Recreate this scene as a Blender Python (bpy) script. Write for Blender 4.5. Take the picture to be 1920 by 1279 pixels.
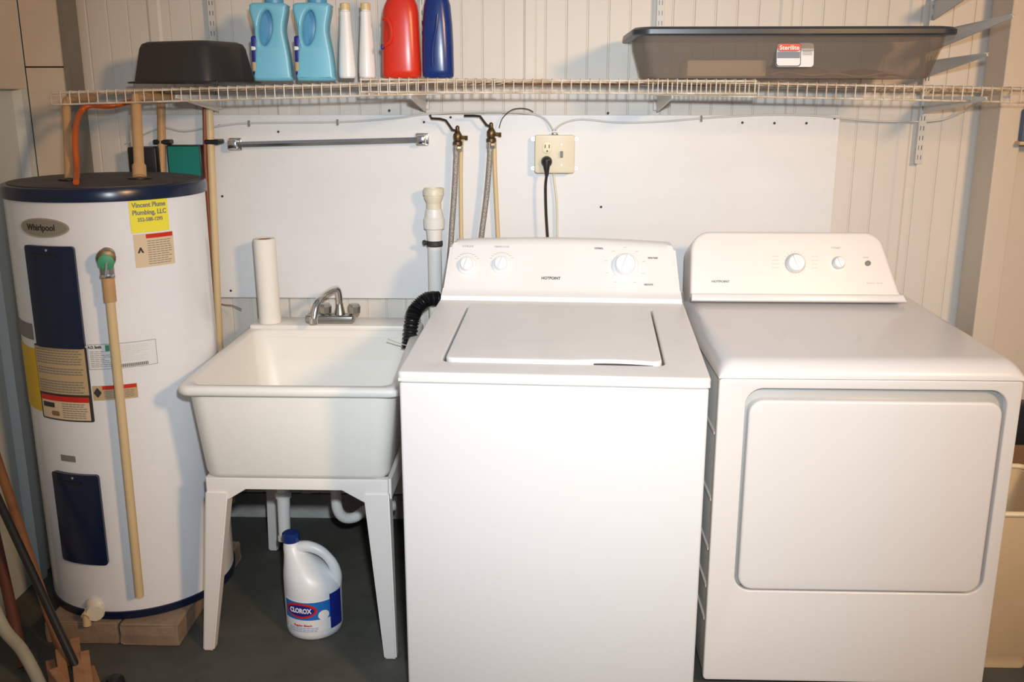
import bpy, bmesh, math, random
from mathutils import Vector, Matrix, Euler
random.seed(7)
PI = math.pi
sc = bpy.context.scene
for o in list(bpy.data.objects): bpy.data.objects.remove(o)
COL = sc.collection

# ------------------------------------------------------------------ camera, world, lights, exposure
FPX, PITCH, YAW = 1800.0, 0.2514, -0.0311
CAM = Vector((0, -2.9875, 1.4375))
cd = bpy.data.cameras.new('camera'); cam = bpy.data.objects.new('camera', cd); COL.objects.link(cam)
cam.location = CAM; cam.rotation_euler = (PI/2 - PITCH, 0, -YAW)
cd.sensor_width = 36; cd.lens = FPX/1920*36; cd.clip_start = .05
sc.camera = cam
sc.view_settings.view_transform = 'Standard'; sc.view_settings.look = 'None'
sc.view_settings.exposure = 0.0; sc.view_settings.gamma = 1; sc.view_settings.use_curve_mapping = False
w = bpy.data.worlds.new('world'); sc.world = w; w.use_nodes = True
w.node_tree.nodes['Background'].inputs[0].default_value = (.80, .86, 1, 1)
w.node_tree.nodes['Background'].inputs[1].default_value = .26
def lamp(name, kind, loc, target, energy, color, size, **k):
    d = bpy.data.lights.new(name, kind); d.energy = energy; d.color = color
    o = bpy.data.objects.new(name, d); COL.objects.link(o); o.location = loc
    o.rotation_euler = (Vector(target) - Vector(loc)).to_track_quat('-Z', 'Y').to_euler()
    if kind == 'AREA': d.size = size
    else: d.shadow_soft_size = size
    for a, b in k.items(): setattr(d, a, b)
    return o
lamp('camera_flash', 'SPOT', (.06, -2.95, 1.60), (.08, 0, .72), 214, (.85, .94, 1), .035, spot_size=math.radians(70), spot_blend=1.0)
lamp('ceiling_bulb', 'AREA', (1.85, -3.5, 2.30), (.0, 0, 1.3), 64, (1, .60, .27), .35)

# ------------------------------------------------------------------ pixel helpers (1920 x 1279) giving world points
cp, sp, cy_, sy_ = math.cos(PITCH), math.sin(PITCH), math.cos(YAW), math.sin(YAW)
FW = Vector((sy_*cp, cy_*cp, -sp)); RT = Vector((cy_, -sy_, 0)); UP = RT.cross(FW)
def ray(px, py): return FW + RT*((px-960)/FPX) - UP*((py-639.5)/FPX)
def at(px, py, X=None, Y=None, Z=None):
    d = ray(px, py)
    t = (Y-CAM.y)/d.y if Y is not None else (Z-CAM.z)/d.z if Z is not None else (X-CAM.x)/d.x
    return CAM + d*t
def on_plane(px, py, p0, n):
    d = ray(px, py); return CAM + d*((Vector(p0)-CAM).dot(n)/d.dot(n))

# ------------------------------------------------------------------ materials
def mat(name, c, rough=.5, metal=0, noise=0, nscale=8, bump=0, bscale=40, coat=0, c2=None, alpha=1, stretch=None, spec=.5):
    m = bpy.data.materials.new(name); m.use_nodes = True
    nt = m.node_tree; b = nt.nodes['Principled BSDF']
    b.inputs['Base Color'].default_value = (*c, 1); b.inputs['Roughness'].default_value = rough
    b.inputs['Metallic'].default_value = metal; b.inputs['Coat Weight'].default_value = coat
    b.inputs['Specular IOR Level'].default_value = spec
    b.inputs['Alpha'].default_value = alpha
    if noise or bump or c2:
        tc = nt.nodes.new('ShaderNodeTexCoord'); src = tc.outputs['Object']
        if stretch:
            mp = nt.nodes.new('ShaderNodeMapping'); mp.inputs['Scale'].default_value = stretch
            nt.links.new(src, mp.inputs['Vector']); src = mp.outputs['Vector']
        if noise or c2:
            n = nt.nodes.new('ShaderNodeTexNoise'); n.inputs['Scale'].default_value = nscale; n.inputs['Detail'].default_value = 5
            n.inputs['Roughness'].default_value = .65
            nt.links.new(src, n.inputs['Vector'])
            r = nt.nodes.new('ShaderNodeValToRGB'); r.color_ramp.elements[0].position = .33; r.color_ramp.elements[1].position = .68
            lo = c2 if c2 else tuple(max(0, v*(1-noise)) for v in c)
            r.color_ramp.elements[0].color = (*lo, 1); r.color_ramp.elements[1].color = (*c, 1)
            nt.links.new(n.outputs['Fac'], r.inputs['Fac']); nt.links.new(r.outputs['Color'], b.inputs['Base Color'])
        if bump:
            n2 = nt.nodes.new('ShaderNodeTexNoise'); n2.inputs['Scale'].default_value = bscale; n2.inputs['Detail'].default_value = 4
            nt.links.new(src, n2.inputs['Vector'])
            bp = nt.nodes.new('ShaderNodeBump'); bp.inputs['Strength'].default_value = bump; bp.inputs['Distance'].default_value = .004
            nt.links.new(n2.outputs['Fac'], bp.inputs['Height']); nt.links.new(bp.outputs['Normal'], b.inputs['Normal'])
    return m
M = {}
M['wall'] = mat('painted_metal_wall', (.73, .685, .62), .55, noise=.07, nscale=3, stretch=(1, 1, .4), bump=.05, bscale=20)
M['board'] = mat('painted_board', (.78, .78, .785), .45, noise=.05, nscale=2.5, stretch=(1, 1, 3), bump=.08, bscale=12)
M['post'] = mat('painted_steel_post', (.70, .61, .50), .5, noise=.06, nscale=4)
M['leftwall'] = mat('left_wall_paint', (.66, .72, .72), .6, noise=.12, nscale=3, stretch=(1, 1, .3))
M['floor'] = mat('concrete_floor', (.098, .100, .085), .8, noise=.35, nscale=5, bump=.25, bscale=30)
M['kerb'] = mat('concrete_kerb', (.5, .5, .47), .85, noise=.3, nscale=14, bump=.4, bscale=60)
M['dark'] = mat('dark_gap', (.02, .02, .02), .8)
M['appl'] = mat('white_enamel', (.74, .745, .755), .22, coat=.35)
M['appl_top'] = mat('white_enamel_dusty', (.82, .80, .785), .34, noise=.05, nscale=6, coat=.1)
M['dryer'] = mat('white_dryer_enamel', (.76, .745, .74), .28, coat=.25)
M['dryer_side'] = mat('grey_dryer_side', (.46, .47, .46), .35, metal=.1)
M['console'] = mat('white_console_plastic', (.85, .845, .83), .3)
M['dconsole'] = mat('dryer_console_plastic', (.82, .78, .75), .35)
M['knob'] = mat('white_knob_plastic', (.88, .89, .90), .2)
M['knobring'] = mat('grey_dial_ring', (.62, .60, .58), .3)
M['print'] = mat('grey_print', (.22, .21, .20), .6)
M['dprint'] = mat('dark_print', (.035, .032, .032), .6)
M['heater'] = mat('white_tank_enamel', (.86, .87, .90), .25, coat=.3, noise=.04, nscale=4)
M['navy'] = mat('navy_plastic', (.004, .012, .042), .25)
M['lidtop'] = mat('dusty_dark_lid', (.085, .065, .055), .55, c2=(.03, .025, .03), nscale=9)
M['sink'] = mat('white_thermoplastic', (.86, .83, .77), .42, noise=.04, nscale=5)
M['sinkleg'] = mat('white_plastic_leg', (.80, .76, .72), .45)
M['chrome'] = mat('chrome', (.75, .74, .72), .14, metal=1)
M['brushed'] = mat('dull_nickel', (.42, .41, .38), .3, metal=1)
M['brass'] = mat('tarnished_brass', (.20, .13, .06), .4, metal=.8, noise=.5, nscale=60)
M['cpvc'] = mat('cream_cpvc_pipe', (.72, .54, .30), .4, noise=.08, nscale=10)
M['cpvc_o'] = mat('tan_cpvc_pipe', (.62, .36, .16), .42, noise=.15, nscale=8)
M['orange'] = mat('orange_cable', (.55, .10, .01), .4)
M['redpipe'] = mat('red_brown_pipe', (.26, .06, .02), .45)
M['wire'] = mat('white_vinyl_wire', (.86, .80, .70), .45, c2=(.56, .42, .28), nscale=9)
M['rail'] = mat('vinyl_rail', (.84, .77, .66), .45, c2=(.46, .32, .18), nscale=14)
M['rust'] = mat('rusty_rail', (.30, .13, .05), .7, noise=.5, nscale=30)
M['steelw'] = mat('white_painted_steel', (.62, .60, .56), .4)
M['black'] = mat('black_plastic', (.012, .012, .013), .4)
M['tub'] = mat('charcoal_plastic', (.035, .030, .028), .42)
M['bluepl'] = mat('light_blue_plastic', (.17, .50, .66), .32)
M['bluedk'] = mat('mid_blue_plastic', (.10, .34, .56), .35)
M['red'] = mat('red_plastic', (.66, .030, .010), .28)
M['cobalt'] = mat('cobalt_plastic', (.008, .030, .17), .25)
M['cap_y'] = mat('yellow_cap', (.72, .55, .28), .4)
M['whitepl'] = mat('white_plastic', (.84, .83, .82), .35)
M['pvc'] = mat('white_pvc', (.80, .79, .76), .35)
M['pvc_y'] = mat('yellowed_pvc', (.74, .70, .56), .4)
M['almond'] = mat('almond_plastic', (.72, .64, .46), .4)
M['steelhose'] = mat('braided_steel', (.40, .37, .34), .4, metal=.6, bump=.8, bscale=260)
M['paper'] = mat('paper_towel', (.88, .83, .76), .9, bump=.15, bscale=90)
M['card'] = mat('cardboard', (.30, .16, .08), .85, noise=.15, nscale=8)
M['cream'] = mat('cream_plastic', (.66, .50, .31), .5, noise=.06, nscale=5)
M['wood'] = mat('reddish_wood', (.34, .15, .06), .6, c2=(.20, .08, .03), nscale=14, stretch=(1, 1, .15))
M['woodlt'] = mat('light_wood', (.42, .22, .11), .6, c2=(.28, .13, .06), nscale=20, stretch=(.3, 1, 1))
M['block'] = mat('tan_concrete_block', (.34, .24, .17), .9, noise=.3, nscale=14, bump=.5, bscale=60)
M['yellow'] = mat('yellow_sticker', (.88, .79, .05), .6)
M['amber'] = mat('amber_label', (.72, .45, .01), .5)
M['tan'] = mat('tan_label', (.52, .38, .20), .6)
M['tanlt'] = mat('pale_tan_label', (.70, .55, .36), .6)
M['redp'] = mat('red_print', (.60, .02, .01), .5)
M['silver'] = mat('silver_badge', (.50, .46, .38), .35, metal=.6)
M['greenp'] = mat('green_disc', (.05, .28, .14), .5)
M['teal'] = mat('teal_panel', (.004, .20, .16), .5)
M['labelw'] = mat('white_label', (.78, .79, .80), .5)
M['jugblue'] = mat('label_blue', (.015, .16, .52), .4)
M['jugnavy'] = mat('label_navy', (.01, .02, .24), .4)
M['jug'] = mat('white_hdpe', (.78, .80, .82), .35)
M['bluebox'] = mat('dusty_blue', (.10, .14, .22), .6)
M['sticker_grey'] = mat('label_grey', (.20, .24, .30), .5)
M['greywhite'] = mat('grey_green_tube', (.42, .42, .34), .6)
M['binlid'] = mat('dark_blue_grey_lid', (.030, .036, .046), .35)
m = mat('smoky_translucent_plastic', (.44, .38, .33), .35)
nt = m.node_tree; b = nt.nodes['Principled BSDF']; out = nt.nodes['Material Output']
tr = nt.nodes.new('ShaderNodeBsdfTransparent'); tr.inputs[0].default_value = (.86, .83, .80, 1)
mx = nt.nodes.new('ShaderNodeMixShader'); mx.inputs[0].default_value = .22
nt.links.new(tr.outputs[0], mx.inputs[1]); nt.links.new(b.outputs[0], mx.inputs[2]); nt.links.new(mx.outputs[0], out.inputs[0])
M['smoky'] = m

# ------------------------------------------------------------------ object helpers
WM = {}
def thing(name, label, cat, loc=(0, 0, 0), rotz=0, group=None):
    o = bpy.data.objects.new(name, None); COL.objects.link(o); o.empty_display_size = .05
    o.location = loc; o.rotation_euler = (0, 0, rotz)
    o['label'] = label; o['category'] = cat
    if group: o['group'] = group
    WM[o] = Matrix.Translation(loc) @ Matrix.Rotation(rotz, 4, 'Z')
    return o
def obj(name, bm, m, parent=None, local=False, smooth=True, kind=None, label=None, angle=35):
    if isinstance(bm, bpy.types.Mesh):
        me = bm; b2 = bmesh.new(); b2.from_mesh(me); bm = b2
    me = bpy.data.meshes.new(name)
    W = WM[parent] if parent else Matrix.Identity(4)
    if not local and parent: bm.transform(W.inverted())
    o = bpy.data.objects.new(name, me)
    if parent is None:
        xs = [v.co.x for v in bm.verts]; ys = [v.co.y for v in bm.verts]; zs = [v.co.z for v in bm.verts]
        L = Vector(((min(xs)+max(xs))/2, (min(ys)+max(ys))/2, min(zs)))
        bm.transform(Matrix.Translation(-L)); o.location = L; W = Matrix.Translation(L)
    bmesh.ops.recalc_face_normals(bm, faces=bm.faces)
    if smooth:
        for f in bm.faces: f.smooth = True
        for e in bm.edges:
            if len(e.link_faces) == 2 and e.calc_face_angle(0) > math.radians(angle): e.smooth = False
    bm.to_mesh(me); bm.free()
    me.materials.append(m); COL.objects.link(o)
    if parent: o.parent = parent
    WM[o] = W
    if kind: o['kind'] = kind
    if label: o['label'] = label
    return o
def tag(o, label, cat, group=None):
    o['label'] = label; o['category'] = cat
    if group: o['group'] = group
    return o
def struct(name, bm, m, label, parent=None, **k):
    o = obj(name, bm, m, parent, **k)
    if not parent: o['kind'] = 'structure'
    if label: o['label'] = label
    return o
def copy_tree(o, parent=None, loc=None, label=None, rotz=None):
    c = o.copy(); COL.objects.link(c); c.parent = parent
    if loc is not None: c.location = loc
    if rotz is not None: c.rotation_euler = (0, 0, rotz)
    if label: c['label'] = label
    for ch in [x for x in bpy.data.objects if x.parent == o]: copy_tree(ch, c)
    return c

# ------------------------------------------------------------------ shape helpers
def B(): return bmesh.new()
def box(bm, x0, x1, y0, y1, z0, z1, bev=0, seg=2, mx=None):
    r = bmesh.ops.create_cube(bm, size=1)['verts']
    bmesh.ops.scale(bm, vec=(x1-x0, y1-y0, z1-z0), verts=r)
    bmesh.ops.translate(bm, vec=((x0+x1)/2, (y0+y1)/2, (z0+z1)/2), verts=r)
    if bev:
        es = list({e for v in r for e in v.link_edges})
        g = bmesh.ops.bevel(bm, geom=es, offset=bev, segments=seg, affect='EDGES', profile=.5)
        r = list({v for f in g['faces'] for v in f.verts} | {v for v in r if v.is_valid})
    if mx is not None: bmesh.ops.transform(bm, matrix=mx, verts=r)
    return bm
def smoothpath(pts, n=6, closed=False):
    pts = [Vector(p) for p in pts]; out = []
    for i in range(len(pts)-1):
        p0 = pts[max(i-1, 0)]; p1 = pts[i]; p2 = pts[i+1]; p3 = pts[min(i+2, len(pts)-1)]
        for k in range(n):
            t = k/n
            out.append(.5*((2*p1)+(-p0+p2)*t+(2*p0-5*p1+4*p2-p3)*t*t+(-p0+3*p1-3*p2+p3)*t*t*t))
    out.append(pts[-1]); return out
def tube(bm, pts, r, seg=10, cap=True):
    pts = [Vector(p) for p in pts]; n = len(pts)
    rs = r if isinstance(r, (list, tuple)) else [r]*n
    rings = []; ref = None
    for i, p in enumerate(pts):
        t = (pts[min(i+1, n-1)]-pts[max(i-1, 0)]).normalized()
        if ref is None:
            ref = Vector((0, 0, 1)) if abs(t.z) < .9 else Vector((1, 0, 0))
        a = t.cross(ref).normalized(); b_ = a.cross(t).normalized(); ref = b_
        rings.append([bm.verts.new(p+(a*math.cos(2*PI*k/seg)+b_*math.sin(2*PI*k/seg))*rs[i]) for k in range(seg)])
    for i in range(n-1):
        for k in range(seg):
            bm.faces.new((rings[i][k], rings[i][(k+1) % seg], rings[i+1][(k+1) % seg], rings[i+1][k]))
    if cap: bm.faces.new(rings[0][::-1]); bm.faces.new(rings[-1])
    return bm
def lathe(bm, c, prof, seg=32, axis=Vector((0, 0, 1)), cap=True):
    c = Vector(c); axis = Vector(axis).normalized()
    a = axis.cross(Vector((0, 1, 0)) if abs(axis.y) < .9 else Vector((1, 0, 0))).normalized(); b_ = axis.cross(a)
    rings = [[bm.verts.new(c+axis*h+(a*math.cos(2*PI*k/seg)+b_*math.sin(2*PI*k/seg))*max(r, 1e-4)) for k in range(seg)] for r, h in prof]
    for i in range(len(rings)-1):
        for k in range(seg): bm.faces.new((rings[i][k], rings[i][(k+1) % seg], rings[i+1][(k+1) % seg], rings[i+1][k]))
    if cap: bm.faces.new(rings[0][::-1]); bm.faces.new(rings[-1])
    return bm
def loft(bm, secs, cap0=True, cap1=True):
    rings = [[bm.verts.new(p) for p in s] for s in secs]; n = len(rings[0])
    for i in range(len(rings)-1):
        for k in range(n): bm.faces.new((rings[i][k], rings[i][(k+1) % n], rings[i+1][(k+1) % n], rings[i+1][k]))
    if cap0: bm.faces.new(rings[0][::-1])
    if cap1: bm.faces.new(rings[-1])
    return bm
def sup(cx, cy, z, rx, ry, e=2.0, n=40):
    out = []
    for k in range(n):
        t = 2*PI*k/n; c, s = math.cos(t), math.sin(t)
        out.append((cx+rx*abs(c)**(2/e)*(1 if c > 0 else -1), cy+ry*abs(s)**(2/e)*(1 if s > 0 else -1), z))
    return out
def rrl(x0, y0, x1, y1, r, n=6):
    out = []
    for (cx, cy, a) in ((x1-r, y0+r, -90), (x1-r, y1-r, 0), (x0+r, y1-r, 90), (x0+r, y0+r, 180)):
        for k in range(n+1):
            t = math.radians(a+90*k/n); out.append((cx+r*math.cos(t), cy+r*math.sin(t)))
    return out
def plate(loops, half, bev=0, mx=None, bseg=3):
    """flat shape with optional holes, thickness 2*half, rounded edges; lies in XY then moved by mx"""
    cu = bpy.data.curves.new('tmp', 'CURVE'); cu.dimensions = '2D'; cu.fill_mode = 'BOTH'
    for L in loops:
        s = cu.splines.new('POLY'); s.points.add(len(L)-1); s.use_cyclic_u = True
        for p, q in zip(s.points, L): p.co = (q[0], q[1], 0, 1)
    cu.extrude = max(half-bev, 0); cu.bevel_depth = bev; cu.bevel_resolution = bseg; cu.offset = -bev
    o = bpy.data.objects.new('tmp', cu); me = bpy.data.meshes.new_from_object(o)
    bm = B(); bm.from_mesh(me); bmesh.ops.remove_doubles(bm, verts=bm.verts, dist=1e-6)
    bpy.data.objects.remove(o); bpy.data.curves.remove(cu); bpy.data.meshes.remove(me)
    if mx is not None: bm.transform(mx)
    return bm
def text_bm(s, size, bold=0.0, thick=.0004, width=None):
    cu = bpy.data.curves.new('tmp', 'FONT'); cu.body = s; cu.size = size; cu.align_x = 'CENTER'; cu.align_y = 'CENTER'
    cu.extrude = thick; cu.offset = bold; cu.resolution_u = 3
    o = bpy.data.objects.new('tmp', cu); me = bpy.data.meshes.new_from_object(o)
    bm = B(); bm.from_mesh(me); bpy.data.objects.remove(o); bpy.data.curves.remove(cu); bpy.data.meshes.remove(me)
    if width:
        xs = [v.co.x for v in bm.verts]; k = width/(max(xs)-min(xs))
        bmesh.ops.scale(bm, vec=(k, 1, 1), verts=bm.verts)
    return bm
def frame(o, xd, yd):
    xd = Vector(xd).normalized(); n = xd.cross(Vector(yd)).normalized(); yd = n.cross(xd)
    m_ = Matrix((xd, yd, n)).transposed().to_4x4(); m_.translation = Vector(o); return m_
def frame_n(o, n, up=(0, 0, 1)):
    n = Vector(n).normalized(); x = Vector(up).cross(n).normalized(); return frame(o, x, n.cross(x))
def join(a, b):
    me = bpy.data.meshes.new('t'); b.to_mesh(me); b.free(); a.from_mesh(me); bpy.data.meshes.remove(me); return a
XZ = Matrix(((1, 0, 0, 0), (0, 0, -1, 0), (0, 1, 0, 0), (0, 0, 0, 1)))   # XY plate -> XZ, facing -Y

# ================================================================== THE SETTING
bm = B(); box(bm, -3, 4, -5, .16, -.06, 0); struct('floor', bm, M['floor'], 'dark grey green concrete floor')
# corrugated back wall, grooves every 6 cm and a rib every fifth
bm = B(); xs = []; x = -1.56; i = 0
while x < 2.6:
    if i % 6 == 0: xs += [(x, 0), (x+.008, -.005), (x+.034, -.005), (x+.042, 0)]
    else: xs += [(x, 0), (x+.0025, .004), (x+.0045, .004), (x+.007, 0)]
    x += .0625; i += 1
vs = [[bm.verts.new((a, b_+.0, z)) for a, b_ in xs] for z in (.135, 2.25)]
for k in range(len(xs)-1): bm.faces.new((vs[0][k], vs[0][k+1], vs[1][k+1], vs[1][k]))
g = bmesh.ops.extrude_face_region(bm, geom=bm.faces[:])
bmesh.ops.translate(bm, vec=(0, .01, 0), verts=[v for v in g['geom'] if isinstance(v, bmesh.types.BMVert)])
struct('wall_back', bm, M['wall'], 'white painted ribbed metal wall behind the machines', smooth=False)
bm = B(); box(bm, -1.6, 2.6, .095, .14, 0, .30); struct('trim_1', bm, M['kerb'], 'rough grey concrete kerb at the foot of the wall')
bm = B(); box(bm, -1.6, 2.6, .015, .10, .125, .24); struct('trim_2', bm, M['dark'], 'dark sill gap under the wall sheet')
# left wall
bm = B(); pts = []; y = 0.0
while y > -3.3:
    pts += [(-1.535, y), (-1.535, y-.10), (-1.515, y-.115), (-1.515, y-.15), (-1.535, y-.165)]; y -= .23
vs = [[bm.verts.new((a, b_, z)) for a, b_ in pts] for z in (0, 2.25)]
for k in range(len(pts)-1): bm.faces.new((vs[0][k], vs[0][k+1], vs[1][k+1], vs[1][k]))
g = bmesh.ops.extrude_face_region(bm, geom=bm.faces[:])
bmesh.ops.translate(bm, vec=(-.02, 0, 0), verts=[v for v in g['geom'] if isinstance(v, bmesh.types.BMVert)])
bmesh.ops.remove_doubles(bm, verts=bm.verts, dist=1e-5)
struct('wall_left', bm, M['leftwall'], 'ribbed pale metal wall at the left', smooth=False)
# left corner post with seams
bm = B(); box(bm, -1.512, -1.403, -.115, -.004, .0, 1.513); box(bm, -1.512, -1.403, -.115, -.004, 1.5175, 2.2)
struct('trim_3', bm, M['post'], 'pale boxed corner post left of the shelf, with a seam', smooth=False)
bm = B(); box(bm, -1.511, -1.404, -.112, -.006, 1.512, 1.519); struct('trim_4', bm, M['dark'], 'dark seam across the corner post', smooth=False)
bm = B(); box(bm, -1.528, -1.514, -.42, -.125, 1.452, 2.2, .003); struct('trim_5', bm, M['post'], 'pale cladding panel on the left wall above the tank', smooth=False)
bm = B(); box(bm, -1.4025, -1.388, -.108, -.018, 0, 2.2); struct('trim_8', bm, mat('dark_grey_strip', (.22, .20, .17), .5), 'dark grey strip on the side of the corner post', smooth=False)  # plain dark grey strip along the right side of the post
# right column (boxed steel) and stepped panel beyond it
bm = B(); box(bm, 1.302, 1.37, -.135, -.004, 0, 2.25, .004); struct('trim_6', bm, M['post'], 'boxed steel column right of the dryer, lit warm on its face', smooth=False)
bm = B(); box(bm, 1.372, 2.4, -.085, -.004, 0, 2.25); struct('trim_7', bm, M['post'], 'pale panel beyond the steel column', smooth=False)
# white painted board
bt = thing('wall_board', 'white painted board screwed to the ribbed wall behind sink and washer', 'board', (-.19, -.013, .81))
bm = B(); box(bm, -1.262, .885, -.0265, -.0135, .812, 1.378, .0012, 1); obj('panel', bm, M['board'], bt, smooth=False)
me = None
for (px, py) in ((411, 236), (522, 247), (417, 368), (433, 545), (1127, 388), (730, 207), (795, 229), (845, 220), (1392, 230), (1452, 231), (1512, 231), (1140, 212), (1565, 222)):
    p = at(px, py, Y=-.0285); bm = B(); lathe(bm, p, [(.0036, 0), (.0036, .0015), (.002, .0025)], 10, (0, -1, 0)); obj('screw', bm, M['dprint'], bt)

# ================================================================== WATER HEATER
HK = 1.04
HX, HY, HR = -1.111*HK, CAM.y+(-.548-CAM.y)*HK, .238*HK
def hz(z): return CAM.z-(CAM.z-z)*HK
def hc(px, py, r=HR):
    d = ray(px, py); ox, oy = CAM.x-HX, CAM.y-HY
    a = d.x**2+d.y**2; b_ = 2*(ox*d.x+oy*d.y); c = ox*ox+oy*oy-r*r
    D = b_*b_-4*a*c
    t = (-b_-math.sqrt(max(D, 0)))/(2*a); p = CAM+d*t
    return math.atan2(p.x-HX, -(p.y-HY)), p.z
def wrap(bm, cx, cy, R, th, z):
    """XY flat shape -> onto a cylinder; x = arc length, y = height, z = outwards"""
    for v in bm.verts:
        a = th+v.co.x/R; r = R+v.co.z; yy = v.co.y
        v.co = (cx+r*math.sin(a), cy-r*math.cos(a), z+yy)
    return bm
def grid_plate(x0, y0, x1, y1, r=0, n=12, t=.0015, z=0.0):
    """rounded rectangle with vertical cuts so that it bends well"""
    bm = B(); top = []; 
    xs = sorted(set([x0, x1]+[x0+(x1-x0)*k/n for k in range(n+1)]+([x0+r*f for f in (.1, .3, .6, 1)]+[x1-r*f for f in (.1, .3, .6, 1)] if r else [])))
    def yr(x):
        if r == 0: return 0
        d = min(x-x0, x1-x)
        return 0 if d >= r else r-math.sqrt(max(r*r-(r-d)**2, 0))
    lo = [bm.verts.new((x, y0+yr(x), z+t)) for x in xs]; hi = [bm.verts.new((x, y1-yr(x), z+t)) for x in xs]
    lo2 = [bm.verts.new((x, y0+yr(x), z)) for x in xs]; hi2 = [bm.verts.new((x, y1-yr(x), z)) for x in xs]
    for k in range(len(xs)-1):
        bm.faces.new((lo[k], lo[k+1], hi[k+1], hi[k])); bm.faces.new((lo2[k], hi2[k], hi2[k+1], lo2[k+1]))
        bm.faces.new((lo[k], lo2[k], lo2[k+1], lo[k+1])); bm.faces.new((hi[k], hi[k+1], hi2[k+1], hi2[k]))
    bm.faces.new((lo[0], hi[0], hi2[0], lo2[0])); bm.faces.new((lo[-1], lo2[-1], hi2[-1], hi[-1]))
    return bm
ht = thing('water_heater', 'tall white cylindrical water heater with navy top rim and access panels, on blocks', 'water heater', (HX, HY, hz(.117)))
bm = B(); lathe(bm, (HX, HY, 0), [(r_, hz(z_)) for r_, z_ in [(HR-.012, .12), (HR-.001, .122), (HR, .14), (HR, 1.207), (HR-.006, 1.212)]], 96); obj('tank_jacket', bm, M['heater'], ht)
bm = B(); lathe(bm, (HX, HY, 0), [(r_, hz(z_)) for r_, z_ in [(HR-.02, .117), (HR+.003, .119), (HR+.004, .138), (HR-.001, .140)]], 96); obj('bottom_band', bm, M['navy'], ht)
bm = B(); lathe(bm, (HX, HY, 0), [(r_, hz(z_)) for r_, z_ in [(HR+.001, 1.194), (HR+.006, 1.195), (HR+.007, 1.215), (HR+.003, 1.225), (HR-.012, 1.227)]], 96); obj('top_rim', bm, M['navy'], ht)
bm = B(); lathe(bm, (HX, HY, 0), [(r_, hz(z_)) for r_, z_ in [(HR-.008, 1.215), (HR-.010, 1.2285), (HR-.03, 1.231), (.02, 1.233)]], 96); lid_o = obj('top_lid', bm, M['lidtop'], ht, label='dusty dark brown tank lid')
def patch(name, px0, py0, px1, py1, m_, z=.0008, t=.001, r=0, parent=None, label=None, lowleft=None):
    (a0, z1_), (a1, _) = hc(px0, py0), hc(px1, py0); zb = hc((px0+px1)/2, py1)[1] if lowleft is None else hc(*lowleft)[1]
    zt = (z1_+hc(px1, py0)[1])/2
    zt = hc((px0+px1)/2, py0)[1] if lowleft is None else z1_
    am = (a0+a1)/2; hw = (a1-a0)/2*HR; zc = (zt+zb)/2; hh = (zt-zb)/2
    bm = wrap(grid_plate(-hw, -hh, hw, hh, r, t=t, z=z), HX, HY, HR, am, zc)
    o = obj(name, bm, m_, parent or ht, label=label)
    return o, am, zc, hw, hh
def onh(parent, name, bm, m_, am, zc, z=.002):
    bmesh.ops.translate(bm, vec=(0, 0, z), verts=bm.verts)
    return obj(name, wrap(bm, HX, HY, HR, am, zc), m_, parent, smooth=False)
def bars(x0, x1, y0, y1, n, h, jitter=.3, gaps=()):
    bm = B()
    for k in range(n):
        if k in gaps: continue
        y = y1-(k+.5)*(y1-y0)/n; xe = x1-random.random()*jitter*(x1-x0)*(.3 if random.random() < .7 else 1)
        q = max(1, int(abs(xe-x0)/.01)); 
        for j in range(q):
            a = x0+(xe-x0)*j/q; c = x0+(xe-x0)*(j+.85)/q
            f = [bm.verts.new(v) for v in ((a, y-h/2, .0), (c, y-h/2, .0), (c, y+h/2, .0), (a, y+h/2, .0))]; bm.faces.new(f)
    return bm
# access panels
o, am, zc, hw, hh = patch('access_panel', 52, 461, 140, 650, M['navy'], z=.0, t=.010, r=.008)
am1 = am
onh(o, 'grip_ridge', grid_plate(-hw*.7, hh*.80, hw*.35, hh*.84, t=.002), M['black'], am, zc, .010)
bm = B(); lathe(bm, (HX+(HR+.009)*math.sin(am), HY-(HR+.009)*math.cos(am), zc+hh-.010), [(.004, 0), (.003, .002)], 10, (math.sin(am), -math.cos(am), 0)); obj('screw', bm, M['chrome'], o)
o, am, zc, hw, hh = patch('access_panel', 104, 888, 186, 1052, M['navy'], z=.0, t=.010, r=.008)
onh(o, 'grip_ridge', grid_plate(-hw*.7, hh*.80, hw*.35, hh*.84, t=.002), M['black'], am, zc, .010)
bm = B(); lathe(bm, (HX+(HR+.009)*math.sin(am), HY-(HR+.009)*math.cos(am), zc+hh-.010), [(.004, 0), (.003, .002)], 10, (math.sin(am), -math.cos(am), 0)); obj('screw', bm, M['chrome'], o)
# oval badge
(a0, z0), (a1, z1) = hc(42, 428), hc(130, 424); am, zc = (a0+a1)/2, (z0+z1)/2; hw = (a1-a0)/2*HR; hh = .0235
L = [(hw*math.cos(2*PI*k/40), hh*math.sin(2*PI*k/40)) for k in range(40)]
def oval(hw, hh, z, t):
    bm = B(); n = 16; xs = [-hw*math.cos(PI*k/n) for k in range(n+1)]
    up = [bm.verts.new((x, hh*math.sqrt(max(0, 1-(x/hw)**2))+.00005, z+t)) for x in xs]; dn = [bm.verts.new((x, -hh*math.sqrt(max(0, 1-(x/hw)**2))-.00005, z+t)) for x in xs]
    u2 = [bm.verts.new((v.co.x, v.co.y, z)) for v in up]; d2 = [bm.verts.new((v.co.x, v.co.y, z)) for v in dn]
    for k in range(n):
        bm.faces.new((dn[k], dn[k+1], up[k+1], up[k])); bm.faces.new((up[k], up[k+1], u2[k+1], u2[k])); bm.faces.new((dn[k+1], dn[k], d2[k], d2[k+1]))
    return bm
badge = obj('oval_badge', wrap(oval(hw, hh, .0005, .003), HX, HY, HR, am, zc), M['silver'], ht, label='silver oval badge')
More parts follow.
